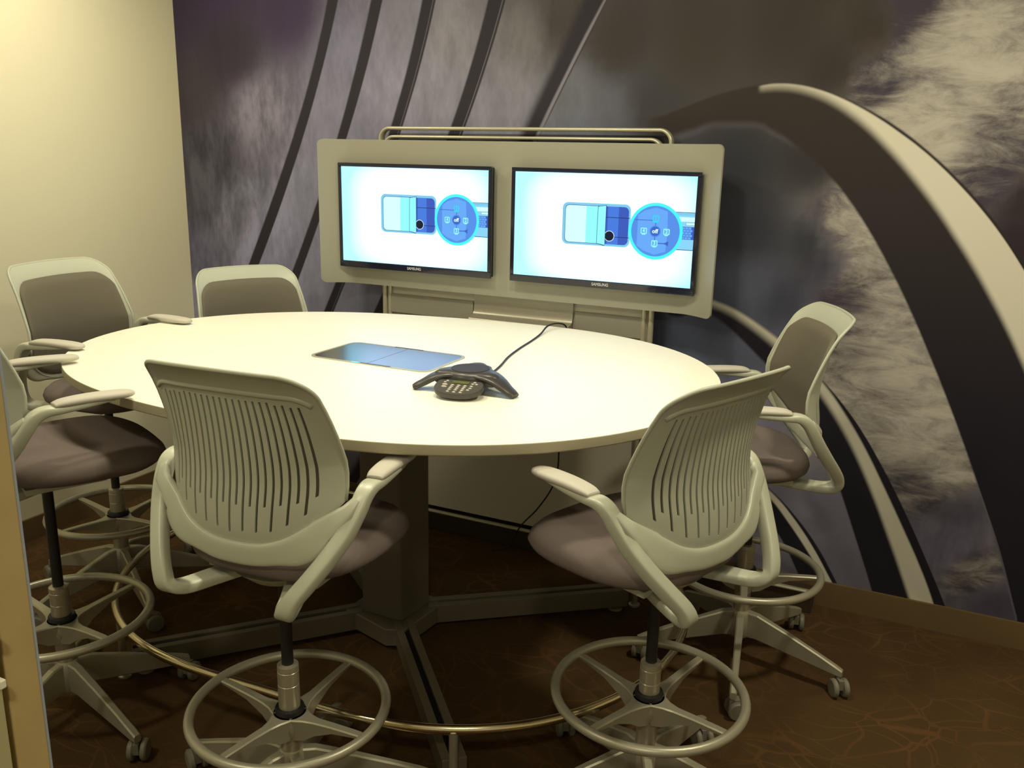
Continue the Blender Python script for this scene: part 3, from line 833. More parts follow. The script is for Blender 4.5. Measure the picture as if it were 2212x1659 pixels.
def stool(x, y, heading, label, hz=0.0, back_dz=0.0, ring_dz=0.0, spoke=0.0, base=0.0, casters=(0, 0, 0, 0, 0)):
    """heading: direction the seat faces, degrees from +X; hz: seat height setting"""
    rz = math.radians(heading) - PI / 2
    t = thing('bar_stool', label, 'stool', (x, y, 0), rz, 'swivel bar stools around the oval table')
    up = [('backrest', lambda: back_shell().build('backrest', M_plastic, smooth=True, solid=0.0055)),
          ('back_cushion', lambda: back_pad().build('back_cushion', M_fabric_back, smooth=True)),
          ('seat', lambda: seat_mesh().build('seat', M_fabric, smooth=True)),
          ('frame', lambda: frame_mesh().build('frame', M_frame, smooth=True, auto=50))]
    made = {}
    for nme, fn in up:
        made[nme] = place_part(shared(nme, fn), nme, t, (0, 0, hz + (back_dz if nme.startswith('back') else 0)))
    rim = place_part(shared('rim', lambda: back_lip().build('back_rim', M_plastic, smooth=True)), 'back_rim', made['backrest'])
    for s in (-1, 1):
        place_part(shared('pad%d' % s, lambda: arm_pad(s).build('arm_pad', M_armpad, smooth=True)), 'arm_pad', t, (0, 0, hz))
    def gas():
        q = MB(); q.lathe([(0.0145, 0.32), (0.0145, 0.662)], 24); return q.build('gas_column', M_black, smooth=True, auto=40)
    g = place_part(shared('gas', gas), 'gas_column', t, (0, 0, hz))
    def shroud():
        q = MB(); q.lathe([(0.0265, 0.115), (0.0265, 0.375), (0.0255, 0.376), (0.0255, 0.378), (0.0265, 0.379), (0.0265, 0.412), (0.0255, 0.413), (0.0255, 0.415), (0.0265, 0.416), (0.026, 0.428), (0.016, 0.431), (0.0146, 0.431)], 28)
        return q.build('column_sleeve', M_silver, smooth=True, auto=40)
    place_part(shared('shroud', shroud), 'column_sleeve', t)
    fr = place_part(shared('ring', lambda: foot_ring(0).build('foot_ring', M_alu, smooth=True, auto=40)), 'foot_ring', t, (0, 0, ring_dz), math.radians(spoke) - rz)
    def collar():
        q = MB(); q.lathe([(0.027, 0.325), (0.036, 0.326), (0.0365, 0.337), (0.034, 0.341), (0.027, 0.341)], 28)
        return q.build('ring_collar', M_black, smooth=True, auto=40)
    place_part(shared('collar', collar), 'ring_collar', fr)
    b0 = math.radians(base) - rz
    def hub():
        q = MB(); q.lathe([(0.0, 0.098), (0.030, 0.098), (0.034, 0.105), (0.034, 0.185), (0.028, 0.195), (0.0265, 0.195)], 28)
        return q.build('base_hub', M_alu, smooth=True, auto=40)
    place_part(shared('hub', hub), 'base_hub', t)
    for k in range(5):
        a = b0 + k * 2 * PI / 5
        place_part(shared('leg', lambda: base_leg(0).build('base_leg', M_alu)), 'base_leg', t, (0, 0, 0), a)
        cpos = (0.335 * math.cos(a), 0.335 * math.sin(a), 0)
        def cas():
            q = caster(0, 0); q.v = [(v[0] - 0.335, v[1], v[2]) for v in q.v]
            return q.build('caster', M_caster, smooth=True, auto=35)
        place_part(shared('caster', cas), 'caster', t, cpos, math.radians(casters[k]) - rz)
    return t

STOOLS = [
 dict(x=-1.309, y=1.510, heading=93.8, hz=0.007, ring_dz=-0.028, spoke=-3, base=35, casters=(100, 20, 150, 60, 200),
      label='bar stool seen from behind at the left front, closest of all to the camera'),
 dict(x=-0.512, y=1.937, heading=157.9, hz=-0.007, ring_dz=0.007, spoke=-20, base=5, casters=(40, -50, 120, 70, 160),
      label='bar stool seen from behind at the right front, overlapping the stool by the mural'),
 dict(x=-0.435, y=2.766, heading=204, hz=0.0, ring_dz=0.007, spoke=10, base=-9, casters=(-60, 100, 40, 80, 30),
      label='bar stool standing alone against the mural at the right end of the table'),
 dict(x=-2.148, y=1.523, heading=66, hz=0.076, ring_dz=0.0, spoke=-8, base=-10, casters=(120, 100, 150, 60, 20),
      label='bar stool at the left picture edge, cut off by the door jamb'),
 dict(x=-2.630, y=2.140, heading=5, hz=0.072, back_dz=-0.032, ring_dz=0.0, spoke=-5, base=-27, casters=(60, 100, 150, 160, 20),
      label='bar stool facing right before the cream wall, at the left table tip'),
 dict(x=-2.44, y=2.765, heading=-27, hz=-0.038, ring_dz=0.0, spoke=20, base=12, casters=(60, 100, 150, 160, 20),
      label='bar stool in the back left corner, only its backrest showing above the table'),
]
for s in STOOLS: stool(**s)
for o in bpy.data.objects:
    if '_used' in o: del o['_used']

# ------------------------------------------------------------------ oval table
TX, TY, TZ, TC = TABLE
def tab_r(a):
    r = TC[0]; k = 1
    for i in range(1, len(TC), 2):
        r += TC[i] * math.cos(k * a) + TC[i + 1] * math.sin(k * a); k += 1
    return r
def tab_ring(n=160, inset=0.0):
    return [(TX + (tab_r(2 * PI * k / n) - inset) * math.cos(2 * PI * k / n), TY + (tab_r(2 * PI * k / n) - inset) * math.sin(2 * PI * k / n)) for k in range(n)]
def rel(o, t):
    """keep world-coordinate mesh under a thing placed at t.location"""
    o.parent = t; o.location = -Vector(t.location)
    return o
CXC, CYC = -1.585, 2.40
tb = thing('meeting_table', 'white oval bar-height meeting table with grey column and steel foot rail', 'table', (CXC, CYC, 0))
q = MB(); n = 160
rings = [(0.0, TZ), (0.0015, TZ + 0.0)]
A = tab_ring(n, 0.0015)
q.prism(A, TZ - 0.0015, TZ)
top = rel(q.build('tabletop', M_top), tb)
q = MB()
prof = [(0.0015, TZ - 0.0001), (0.0004, TZ - 0.001), (0.0, TZ - 0.002), (0.0, TZ - 0.024), (0.002, TZ - 0.027), (0.02, TZ - 0.029)]
v = []; f = []
for ins, z in prof:
    v += [(x, y, z) for x, y in tab_ring(n, ins)]
for j in range(len(prof) - 1):
    for k in range(n): f.append((j * n + k, j * n + (k + 1) % n, (j + 1) * n + (k + 1) % n, (j + 1) * n + k))
f.append(tuple((len(prof) - 1) * n + k for k in range(n)))
q.add(v, f)
ed = q.build('edge_band', M_edge, smooth=True, auto=30); ed.parent = top
# column
q = MB()
colp = [(-1.670, 2.335), (-1.660, 2.325), (-1.513, 2.318), (-1.503, 2.325), (-1.485, 2.478), (-1.495, 2.490), (-1.665, 2.490), (-1.675, 2.480)]
q.prism(colp, 0.085, TZ - 0.04)
rel(q.build('column', M_base, bevel=0.003), tb)
q = MB(); q.box(-1.95, -1.2, 2.2, 2.6, TZ - 0.045, TZ - 0.029); rel(q.build('top_bracket', M_groove), tb)
# base feet
q = MB()
q.prism([(-1.72, 2.30), (-1.66, 2.29), (-1.52, 2.25), (-1.46, 2.28), (-1.44, 2.49), (-1.50, 2.53), (-1.67, 2.53), (-1.72, 2.49)], 0.022, 0.086)
rel(q.build('base_plate', M_base, bevel=0.004), tb)
feet = [((-1.50, 2.33), (-0.985, 1.775)), ((-1.68, 2.335), (-2.175, 1.775)), ((-1.49, 2.475), (-0.895, 2.93)), ((-1.68, 2.475), (-2.27, 2.93))]
for a, b in feet:
    a = Vector((*a, 0)); b = Vector((*b, 0)); d = (b - a); L_ = d.length; ang = math.atan2(d.y, d.x)
    M = Matrix.Translation(a) @ Matrix.Rotation(ang, 4, 'Z')
    q = MB()
    w = 0.034
    q.box(0, L_, -w, -0.010, 0.022, 0.090, M=M); q.box(0, L_, 0.010, w, 0.022, 0.090, M=M); q.box(0, L_, -0.012, 0.012, 0.022, 0.076, 1, M=M)
    q.box(L_, L_ + 0.003, -w, w, 0.022, 0.090, M=M)
    lg = rel(q.build('foot', [M_base, M_groove], bevel=0.002), tb)
    q = MB(); q.lathe([(0.0, 0.0), (0.028, 0.0), (0.026, 0.008), (0.008, 0.012), (0.006, 0.026), (0, 0.026)], 20, M=Matrix.Translation(b - d.normalized() * 0.035))
    g = q.build('levelling_glide', M_caster, smooth=True, auto=40); g.parent = lg
# foot rail
def rail_r(a): return 0.888 - 0.003 * math.cos(a) + 0.09 * math.sin(a) + 0.111 * math.cos(2 * a) + 0.014 * math.sin(2 * a) - 0.013 * math.cos(4 * a)
path = []
for k in range(0, 121):
    a = math.radians(137 + (403 - 137) * k / 120)
    path.append((TX + rail_r(a) * math.cos(a), 2.33 + rail_r(a) * math.sin(a), 0.20))
q = MB(); q.sweep(path, (0.0145, 0.012), side=(0, 0, 1), n=16, p=2)
fr_ = rel(q.build('foot_rail', M_chrome, smooth=True), tb)
for (px, py) in ((-0.972, 1.745), (-2.185, 1.745), (-0.865, 2.965), (-2.30, 2.955)):
    q = MB(); q.lathe([(0.0, 0.0), (0.022, 0.0), (0.022, 0.006), (0.012, 0.008), (0.012, 0.198), (0, 0.198)], 20, M=Matrix.Translation((px, py, 0)))
    p_ = q.build('rail_post', M_silver, smooth=True, auto=40); p_.parent = fr_
# flush power hatch in the tabletop
hx0, hx1, hy0, hy1 = -1.775, -1.325, 2.205, 2.470
hcx, hcy = (hx0 + hx1) / 2, (hy0 + hy1) / 2
def ringmesh(q, w, h, r, t, z0, z1, cx_, cy_):
    o = rrect(w, h, r, 8, cx_, cy_); i = rrect(w - 2 * t, h - 2 * t, max(r - t, 0.004), 8, cx_, cy_); n_ = len(o)
    v = [(x, y, z0) for x, y in o] + [(x, y, z1) for x, y in o] + [(x, y, z1) for x, y in i] + [(x, y, z0) for x, y in i]
    f = []
    for a in range(4):
        b = (a + 1) % 4
        for k in range(n_): f.append((a * n_ + k, a * n_ + (k + 1) % n_, b * n_ + (k + 1) % n_, b * n_ + k))
    q.add(v, f)
q = MB(); ringmesh(q, hx1 - hx0, hy1 - hy0, 0.038, 0.010, TZ, TZ + 0.0025, hcx, hcy)
hf = q.build('hatch_frame', M_tube, smooth=True, auto=40); hf.parent = top
for s in (-1, 1):
    w_ = (hx1 - hx0) / 2 - 0.0125
    pts = rrect(hx1 - hx0 - 0.022, hy1 - hy0 - 0.024, 0.028, 8, hcx, hcy)
    pts = [p for p in pts if (p[0] - hcx) * s > 0]
    if s > 0: pts = [p for p in pts]
    ys = (hcy - (hy1 - hy0 - 0.024) / 2, hcy + (hy1 - hy0 - 0.024) / 2)
    arr = sorted(pts, key=lambda p: math.atan2(p[1] - hcy, (p[0] - hcx) * s))
    poly = [(hcx + s * 0.001, ys[0])] + arr + [(hcx + s * 0.001, ys[1])]
    q = MB(); q.prism(poly, TZ + 0.0002, TZ + 0.0018)
    l_ = q.build('hatch_lid', M_lid); l_.parent = hf
for bx_ in ((hcx - 0.055, hcx + 0.055, hy1 - 0.0085, hy1 - 0.004), (hcx - 0.02, hcx + 0.09, hy0 + 0.004, hy0 + 0.0085)):
    q = MB(); q.box(*bx_, TZ + 0.0024, TZ + 0.003)
    s_ = q.build('cable_slot', M_groove); s_.parent = hf
M_led = mat('cyan_indicator', srgb(60, 190, 210), emit=(0.1, 0.8, 0.9), estr=1.2)
q = MB(); q.box(hcx - 0.052, hcx - 0.030, hy0 + 0.003, hy0 + 0.009, TZ + 0.0024, TZ + 0.0034)
s_ = q.build('indicator_light', M_led); s_.parent = hf

# ------------------------------------------------------------------ display stand (totem) against the mural
SX = -1.55
ts = thing('display_stand', 'pale silver display stand with a wide curved surround against the mural', 'display stand', (SX, 3.25, 0))
def surf_y(dx):
    e = max(0.0, (abs(dx) - 0.735) / 0.123)
    return 3.188 - 0.075 * e ** 1.4
z0, z1 = 1.100, 1.708
q = MB(); nxp, nzp = 72, 16
def corner(dx, t):
    # rounded ends of the sheet
    hw = 0.858; r = 0.022
    zl, zh = z0, z1
    d = abs(dx) - (hw - r)
    if d > 0:
        k = r - math.sqrt(max(0, r * r - d * d)); zl += k; zh -= k
    return zl + (zh - zl) * t
dxs = [-0.858 + 1.716 * (0.5 - 0.5 * math.cos(PI * i / nxp)) for i in range(nxp + 1)]
for j in range(nzp + 1):
    for dx in dxs: q.v.append((SX + dx, surf_y(dx), corner(dx, j / nzp)))
for j in range(nzp):
    for i in range(nxp):
        a = j * (nxp + 1) + i; q.f.append((a, a + 1, a + nxp + 2, a + nxp + 1)); q.mi.append(0)
rel(q.build('surround', M_panel, smooth=True, solid=0.006), ts)
for s in (-1, 1):
    q = MB()
    for dx in (0.0, 0.028):
        q.lathe([(0.0115, 0.02), (0.0115, 1.69)], 16, M=Matrix.Translation((SX + s * (0.604 - dx), 3.232, 0)))
    rel(q.build('upright', M_tube, smooth=True, auto=40), ts)
for hw_, zt, yy in ((0.632, 1.757, 3.262), (0.604, 1.722, 3.250)):
    r = 0.045; p = [(SX - hw_, yy, 1.60)]
    for k in range(9):
        a = PI - PI / 2 * k / 8; p.append((SX - hw_ + r + r * math.cos(a), yy, zt - r + r * math.sin(a)))
    for k in range(9):
        a = PI / 2 - PI / 2 * k / 8; p.append((SX + hw_ - r + r * math.cos(a), yy, zt - r + r * math.sin(a)))
    p.append((SX + hw_, yy, 1.60))
    q = MB(); q.sweep(p, (0.018, 0.0075), side=(0, 1, 0), n=12, p=3)
    rel(q.build('top_rail', M_tube, smooth=True, auto=50), ts)
q = MB(); q.box(SX - 0.59, SX + 0.59, 3.234, 3.244, 0.105, 1.5); rel(q.build('lower_panel', M_totem, bevel=0.002), ts)
# centre shelf with a rolled lip
q = MB(); pr = [(3.222, 1.30), (3.222, 1.10), (3.221, 1.045), (3.214, 1.020), (3.200, 1.008), (3.184, 1.006), (3.172, 1.000), (3.168, 0.985), (3.170, 0.955), (3.176, 0.94)]
pr = cr(pr, 4)
for y, z in pr: q.v += [(-1.705, y, z), (-1.262, y, z)]
for i in range(len(pr) - 1): q.f.append((2 * i, 2 * i + 1, 2 * i + 3, 2 * i + 2)); q.mi.append(0)
rel(q.build('shelf', M_lip, smooth=True, solid=0.004), ts)
# sloped side shelves left and right of it
for x0_, x1_ in ((SX - 0.585, -1.712), (-1.255, SX + 0.585)):
    q = MB(); q.prism([(x0_, 3.231), (x1_, 3.231), (x1_, 3.222), (x0_, 3.222)], 0.98, 1.062)
    rel(q.build('side_rail', M_panel, bevel=0.002), ts)
q = MB(); q.box(-2.85, -0.25, 3.215, 3.296, 0.0, 0.078); rel(q.build('plinth', M_plinth, bevel=0.003), ts)
q = MB(); q.sweep([(-2.85, 3.212, 0.090), (-0.25, 3.212, 0.090)], (0.012, 0.007), side=(0, 1, 0), n=12, p=2.4); rel(q.build('base_rail', M_tube, smooth=True, auto=50), ts)

# ------------------------------------------------------------------ two wide monitors
def text_mesh(q, txt, size, ox, oz, y, mi, bold=0.0, squeeze=1.0, M=None):
    c = bpy.data.curves.new('lettering', 'FONT'); c.body = txt; c.size = size; c.align_x = 'CENTER'; c.align_y = 'CENTER'
    c.offset = bold; c.resolution_u = 3
    o = bpy.data.objects.new('lettering', c); COL.objects.link(o)
    dg = bpy.context.evaluated_depsgraph_get(); dg.update()
    me = bpy.data.meshes.new_from_object(o.evaluated_get(dg))
    v = [(ox + p.co.x * squeeze, y, oz + p.co.y) for p in me.vertices]
    if M: v = [M @ Vector(p) for p in v]
    q.add(v, [tuple(p.vertices) for p in me.polygons], mi)
    bpy.data.objects.remove(o); bpy.data.curves.remove(c); bpy.data.meshes.remove(me)

def em(name, r, g, b, s):
    c = srgb(r, g, b)
    m = mat(name, (0, 0, 0), 0.15, emit=c, estr=s, spec=0.3)
    return m

def screen_white():
    m = bpy.data.materials.new('screen_white'); m.use_nodes = True
    nt = m.node_tree; N = nt.nodes; L = nt.links; b = N['Principled BSDF']
    b.inputs['Base Color'].default_value = (0, 0, 0, 1); b.inputs['Roughness'].default_value = 0.15
    tc = N.new('ShaderNodeTexCoord'); sp = N.new('ShaderNodeSeparateXYZ'); L.new(tc.outputs['Generated'], sp.inputs[0])
    # picture content: a pale cyan fade towards the picture's borders
    dx = node_math(nt, 'POWER', node_math(nt, 'ABSOLUTE', node_math(nt, 'SUBTRACT', node_math(nt, 'MULTIPLY', sp.outputs[0], 2.0), 1.08)), 4.0)
    dz = node_math(nt, 'POWER', node_math(nt, 'ABSOLUTE', node_math(nt, 'SUBTRACT', node_math(nt, 'MULTIPLY', sp.outputs[2], 2.0), 1.0)), 5.0)
    e = node_math(nt, 'ADD', dx, node_math(nt, 'MULTIPLY', dz, 0.5), clamp=True)
    mx = N.new('ShaderNodeMix'); mx.data_type = 'RGBA'; L.new(e, mx.inputs[0])
    mx.inputs[6].default_value = (0.48, 0.66, 1.0, 1); mx.inputs[7].default_value = (0.20, 0.50, 0.66, 1)
    L.new(mx.outputs[2], b.inputs['Emission Color']); b.inputs['Emission Strength'].default_value = 2.6
    return m

S_white = screen_white()
S = [S_white, em('screen_cyan_border', 130, 205, 240, 1.0), em('screen_flap_pale', 205, 255, 255, 1.15), em('screen_flap_cyan', 145, 245, 250, 1.1),
     em('screen_blue', 72, 125, 225, 1.0), em('screen_dark_blue', 60, 92, 190, 1.0), em('screen_ink', 40, 70, 130, 0.6), em('screen_black', 22, 28, 50, 1.0),
     em('screen_ring', 70, 240, 245, 1.1), em('screen_disc', 105, 172, 250, 1.0), em('screen_icon', 150, 250, 250, 1.05), em('screen_icon_teal', 40, 225, 240, 1.0),
     em('screen_letter', 220, 250, 255, 1.1), em('screen_knob', 58, 105, 200, 1.0), em('screen_laptop', 140, 215, 250, 1.0), em('screen_disc_dark', 88, 145, 235, 1.0)]
M_logo = mat('brand_lettering', srgb(190, 192, 200), 0.4)

def picture(q, W, H, y):
    """menu graphic; coordinates are fractions of the picture, z measured from its top"""
    lay = [0]
    def yy():
        lay[0] += 1
        return y - 0.00008 * lay[0]
    def X(u): return (u - 0.5) * W
    def Z_(v): return (0.5 - v) * H
    def poly(pts, mi):
        Y_ = yy(); v = [(X(a), Y_, Z_(b)) for a, b in pts]; q.add(v, [tuple(range(len(v)))], mi)
    def rr(u0, u1, v0, v1, r, mi):
        Y_ = yy(); pts = rrect((u1 - u0) * W, (v1 - v0) * H, r * H, 6, X((u0 + u1) / 2), Z_((v0 + v1) / 2))
        q.add([(a, Y_, b) for a, b in pts], [tuple(range(len(pts)))], mi)
    def disc(u, v, r, mi, lim=None):
        Y_ = yy(); pts = []
        for k in range(64):
            a = 2 * PI * k / 64; px_, pz_ = X(u) + r * H * math.cos(a), Z_(v) + r * H * math.sin(a)
            if lim is not None: px_ = max(px_, X(lim))
            pts.append((px_, Y_, pz_))
        q.add(pts, [tuple(range(64))], mi)
    def line(u0, v0, u1, v1, w, mi):
        Y_ = yy(); a = Vector((X(u0), 0, Z_(v0))); b = Vector((X(u1), 0, Z_(v1))); d = (b - a).normalized(); n_ = Vector((-d.z, 0, d.x)) * w * H / 2
        q.add([(p.x, Y_, p.z) for p in (a - n_, b - n_, b + n_, a + n_)], [(0, 1, 2, 3)], mi)
    # laptop on the right, cropped by the screen edge
    poly([(0.83, 0.315), (1, 0.315), (1, 0.345), (0.83, 0.345)], 1)
    poly([(0.83, 0.345), (1, 0.345), (1, 0.655), (0.83, 0.655)], 14)
    line(0.83, 0.318, 1, 0.318, 0.004, 6); line(0.83, 0.655, 1, 0.655, 0.006, 6)
    poly([(0.92, 0.36), (1, 0.36), (1, 0.40), (0.92, 0.40)], 2)
    rr(0.955, 1.0, 0.407, 0.432, 0.004, 6); rr(0.9565, 1.0, 0.409, 0.430, 0.004, 2)
    poly([(0.90, 0.445), (1, 0.445), (1, 0.56), (0.90, 0.56)], 5)
    for r_ in range(5):
        for c_ in range(6):
            u0 = 0.905 + c_ * 0.0165 + (0.006 if r_ % 2 else 0)
            if u0 + 0.0145 < 1.0: poly([(u0, 0.449 + r_ * 0.022), (u0 + 0.0145, 0.449 + r_ * 0.022), (u0 + 0.0145, 0.468 + r_ * 0.022), (u0, 0.468 + r_ * 0.022)], 9)
    # hatch
    rr(0.285, 0.665, 0.270, 0.665, 0.055, 1)
    rr(0.30, 0.655, 0.295, 0.645, 0.045, 5)
    poly([(0.54, 0.296), (0.60, 0.296), (0.60, 0.644), (0.54, 0.644)], 4)
    line(0.53, 0.395, 0.66, 0.395, 0.006, 6)
    rr(0.300, 0.52, 0.293, 0.647, 0.04, 6)
    rr(0.3025, 0.51, 0.297, 0.643, 0.038, 2)
    poly([(0.42, 0.298), (0.485, 0.298), (0.485, 0.642), (0.42, 0.642)], 3)
    poly([(0.484, 0.296), (0.531, 0.283), (0.532, 0.290), (0.530, 0.655), (0.526, 0.662), (0.482, 0.645)], 6)
    poly([(0.4865, 0.300), (0.529, 0.288), (0.5285, 0.655), (0.4845, 0.641)], 3)
    line(0.575, 0.575, 0.66, 0.575, 0.006, 6)
    disc(0.553, 0.568, 0.050, 12, 0.531); disc(0.553, 0.568, 0.045, 7, 0.531)
    # dial
    disc(0.800, 0.500, 0.258, 8); disc(0.800, 0.500, 0.230, 15)
    poly([(0.705, 0.36), (0.74, 0.315), (0.80, 0.285), (0.86, 0.315), (0.865, 0.5), (0.86, 0.68), (0.80, 0.715), (0.74, 0.68), (0.705, 0.64)], 9)
    line(0.69, 0.402, 0.785, 0.402, 0.006, 13)
    line(0.80, 0.42, 0.80, 0.47, 0.007, 13); line(0.80, 0.53, 0.80, 0.58, 0.007, 13)
    line(0.815, 0.607, 0.86, 0.607, 0.009, 13); poly([(0.845, 0.607), (0.872, 0.585), (0.872, 0.629)], 13)
    disc(0.80, 0.50, 0.053, 15); disc(0.80, 0.50, 0.044, 13)
    def icon(u, v, txt, mi):
        rr(u - 0.0165, u + 0.0165, v - 0.028, v + 0.028, 0.009, mi); rr(u - 0.0120, u + 0.0120, v - 0.020, v + 0.020, 0.004, 9)
        poly([(u - 0.009, v + 0.027), (u + 0.009, v + 0.027), (u + 0.009, v + 0.036), (u - 0.009, v + 0.036)], mi)
        text_mesh(q, txt, 0.046 * H, X(u), Z_(v), yy(), mi, bold=0.0006)
    icon(0.80, 0.385, '1', 11); icon(0.860, 0.500, '2', 10); icon(0.80, 0.610, '3', 10); icon(0.740, 0.500, '4', 10)
    text_mesh(q, 'off', 0.052 * H, X(0.80), Z_(0.50), yy(), 12, bold=0.0006)

def monitor(x0, x1, label):
    zb, zt, yf = 1.1745, 1.6125, 3.146
    cxm, czm = (x0 + x1) / 2, (zb + zt) / 2; W_, H_ = x1 - x0, zt - zb
    t = thing('wall_monitor', label, 'monitor', (cxm, 3.178, zb), 0, 'monitors on the display stand')
    q = MB(); bz = 0.0155; bb = 0.027
    # front bezel ring and rear shell
    o = rrect(W_, H_, 0.006, 4, 0, 0)
    ix0, ix1, iz0, iz1 = -W_ / 2 + bz, W_ / 2 - bz, -H_ / 2 + bb, H_ / 2 - bz
    q.box(-W_ / 2, W_ / 2, 0, 0.012, -H_ / 2, iz0); q.box(-W_ / 2, W_ / 2, 0, 0.012, iz1, H_ / 2)
    q.box(-W_ / 2, ix0, 0, 0.012, iz0, iz1); q.box(ix1, W_ / 2, 0, 0.012, iz0, iz1)
    b_ = q.build('bezel', M_bezel, t, bevel=0.0025); b_.location = (0, yf - 3.178, czm - zb)
    q = MB(); q.box(-W_ / 2 + 0.004, W_ / 2 - 0.004, 0.010, 0.034, -H_ / 2 + 0.004, H_ / 2 - 0.004)
    q.box(-0.10, 0.10, 0.034, 0.041, -0.10, 0.10)
    b2 = q.build('rear_shell', M_back, t, bevel=0.003); b2.location = (0, yf - 3.178, czm - zb)
    q = MB(); w = ix1 - ix0; h = iz1 - iz0
    q.add([(-w / 2, 0, -h / 2), (w / 2, 0, -h / 2), (w / 2, 0, h / 2), (-w / 2, 0, h / 2)], [(0, 1, 2, 3)], 0)
    q.box(-w / 2, w / 2, 0.0002, 0.002, -h / 2, h / 2, 7)
    picture(q, w, h, -0.0001)
    s_ = q.build('screen', S, t); s_.location = (0, yf - 3.178 + 0.0045, (iz0 + iz1) / 2 + czm - zb)
    q = MB(); text_mesh(q, 'SAMSUNG', 0.0155, 0.0, 0.0, 0, 0, bold=0.0003, squeeze=0.95)
    l_ = q.build('lettering', M_logo, b_); l_.location = (0.010, -0.0008, -H_ / 2 + 0.0135)
    return t
monitor(-2.3295, -1.5950, 'left of the two wide monitors, black bezel, screen showing a blue menu graphic')
monitor(-1.5095, -0.7680, 'right of the two wide monitors, black bezel, screen showing a blue menu graphic')

# ------------------------------------------------------------------ conference phone
pt = thing('conference_phone', 'dark grey three-legged conference phone with keypad on the white tabletop', 'phone', (-1.130, 2.115, TZ), 0)
q = MB()
def star_r(a):
    r = 0.070
    for d in (212, -12, 100):
        da = (a - math.radians(d) + PI) % (2 * PI) - PI
        r = max(r, 0)
        r += 0.034 * math.exp(-(da / 0.40) ** 2)
    return r
prof = [(0.0, 0.0590), (0.55, 0.0588), (0.70, 0.0585), (0.84, 0.0560), (0.93, 0.0510), (0.98, 0.044), (1.0, 0.036), (0.95, 0.022), (0.0, 0.020)]
n = 72; v = []; f = []
for s, z in prof:
    for k in range(n):
        a = 2 * PI * k / n; r = star_r(a) * s if s > 0.7 else (0.070 + (star_r(a) - 0.070) * max(0, s - 0.5) * 2) * s
        v.append((r * math.cos(a), r * math.sin(a), z))
for j in range(len(prof) - 1):
    for k in range(n): f.append((j * n + k, j * n + (k + 1) % n, (j + 1) * n + (k + 1) % n, (j + 1) * n + k))
q.add(v, f)
q.build('body', M_phone, pt, smooth=True, auto=60)
for d in (212, -12, 100):
    q = MB(); M = Matrix.Rotation(math.radians(d), 4, 'Z')
    pts = [(0.030, 0.046, 0.048, 0.010), (0.065, 0.046, 0.043, 0.010), (0.100, 0.036, 0.033, 0.0095), (0.130, 0.020, 0.024, 0.009), (0.150, 0.0105, 0.020, 0.008), (0.160, 0.0065, 0.015, 0.0055)]
    c = cr(pts, 5)
    q.sweep([tuple(M @ Vector((p[0], 0, p[1]))) for p in c], [(p[2], p[3]) for p in c], side=tuple(M @ Vector((0, 1, 0))), n=18, p=2.4)
    q.build('leg', M_phone, pt, smooth=True, auto=60)
q = MB(); q.lathe([(0.0, 0.0598), (0.030, 0.0602), (0.050, 0.0604), (0.0535, 0.0598), (0.0545, 0.0570)], 40)
gr = q.build('speaker_grille', M_grille, pt, smooth=True, auto=50)
KD = math.radians(279)
MK = Matrix.Rotation(KD - PI / 2 + PI, 4, 'Z')       # local -y points along the keypad direction
MK = Matrix.Rotation(KD + PI / 2, 4, 'Z')
tilt = math.radians(12)
MT = MK @ Matrix.Translation((0, -0.094, 0.0275)) @ Matrix.Rotation(tilt, 4, 'X')
q = MB(); out = []
for k in range(40):
    a = 2 * PI * k / 40; c, d = math.cos(a), math.sin(a)
    out.append((0.069 * math.copysign(abs(c) ** 0.9, c), (0.052 if d > 0 else 0.054) * math.copysign(abs(d) ** 0.9, d)))
v = []; f = []
for s, z in ((0.97, 0.004), (1.0, 0.0), (0.98, -0.010), (0.90, -0.014)):
    v += [MT @ Vector((x * s, y * s, z)) for x, y in out]
for j in range(3):
    for k in range(40): f.append((j * 40 + k, j * 40 + (k + 1) % 40, (j + 1) * 40 + (k + 1) % 40, (j + 1) * 40 + k))
f += [tuple(range(40)), tuple(range(159, 119, -1))]
q.add(v, f)
kp = q.build('keypad', M_phone2, pt, smooth=True, auto=40)
q = MB(); q.box(-0.024, 0.024, 0.009, 0.026, 0.0035, 0.0058, M=MT); q.build('display', M_lcd, kp)
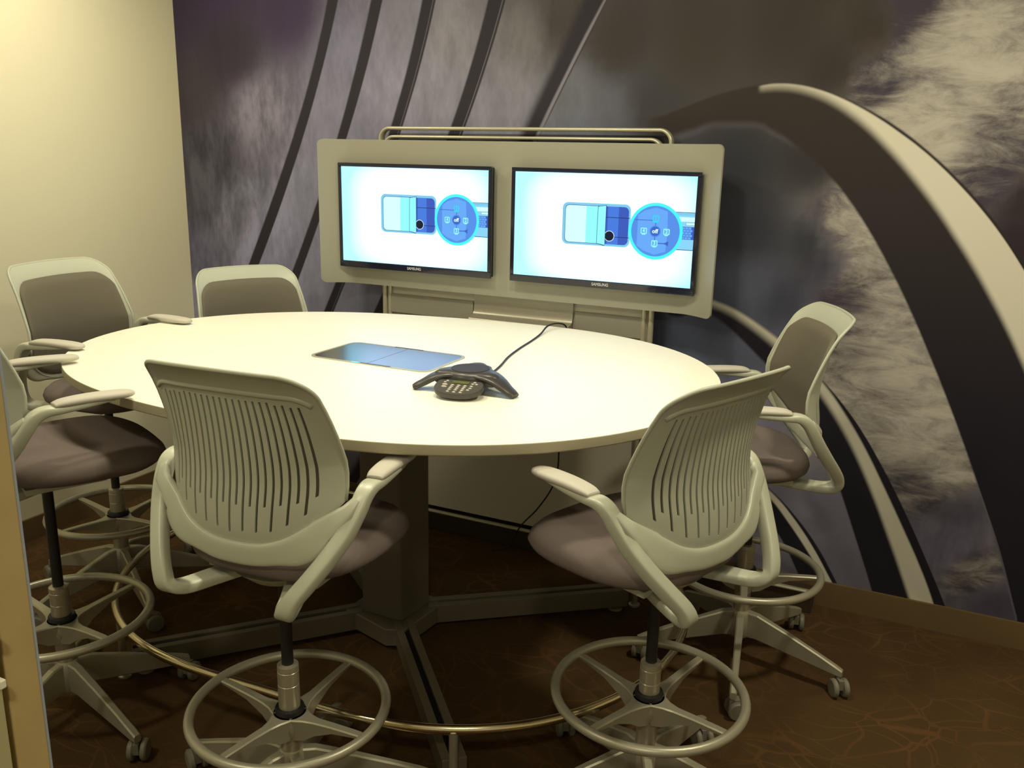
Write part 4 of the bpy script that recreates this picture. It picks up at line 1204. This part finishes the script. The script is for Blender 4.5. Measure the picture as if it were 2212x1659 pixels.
def key(x, y, w=0.0052, h=0.0036):
    q = MB(); q.lathe([(0.0, 0.0062), (0.7, 0.0060), (1.0, 0.0045), (1.0, 0.0035)], 14)
    q.v = [tuple(MT @ Vector((x + a * w, y + b * h, c))) for a, b, c in q.v]
    o = q.build('key', M_key, kp, smooth=True); return o
for r_ in range(4):
    for c_ in range(3):
        key(-0.018 + c_ * 0.018, 0.000 - r_ * 0.0095)
for x, y in ((-0.018, -0.040), (0.0, -0.041), (0.018, -0.040)): key(x, y)
for x, y in ((-0.040, 0.000), (-0.038, -0.013)): key(x, y, 0.0085, 0.0045)
for x, y in ((0.036, 0.000), (0.036, -0.012), (0.033, -0.023)): key(x, y)
for x, y in ((-0.040, 0.022), (-0.044, 0.013), (0.038, 0.024), (0.035, 0.014), (0.046, 0.014)): key(x, y, 0.0045, 0.0035)
q = MB()
text_mesh(q, 'POLYCOM', 0.0062, 0.0, -0.036, 0, 0, bold=0.0001)
q.v = [(a, c, 0.0608) for a, b, c in q.v]
MG = Matrix.Rotation(KD + PI / 2, 4, 'Z')
q.v = [tuple(MG @ Vector(p)) for p in q.v]
q.build('lettering', M_red, gr)

# cable of the phone: across the table, over its far edge and down the stand
cab = [(-1.145, 2.255, TZ + 0.022), (-1.153, 2.30, TZ + 0.006), (-1.175, 2.40, TZ + 0.0035), (-1.207, 2.52, TZ + 0.0035), (-1.232, 2.66, TZ + 0.0035), (-1.250, 2.80, TZ + 0.0035), (-1.268, 2.92, TZ + 0.006),
       (-1.281, 3.01, TZ + 0.018), (-1.268, 3.075, TZ + 0.020), (-1.25, 3.118, TZ + 0.004), (-1.245, 3.135, TZ - 0.05), (-1.26, 3.15, 0.85), (-1.30, 3.17, 0.70), (-1.285, 3.18, 0.5), (-1.30, 3.185, 0.35), (-1.37, 3.185, 0.22), (-1.45, 3.185, 0.12), (-1.50, 3.17, 0.02), (-1.56, 3.13, 0.006)]
c = cr(cab, 8)
q = MB(); q.sweep(c, (0.0032, 0.0032), n=8, p=2)
tag(q.build('phone_cable', M_cord, smooth=True), 'thin black cable from the conference phone over the far table edge', 'cable')
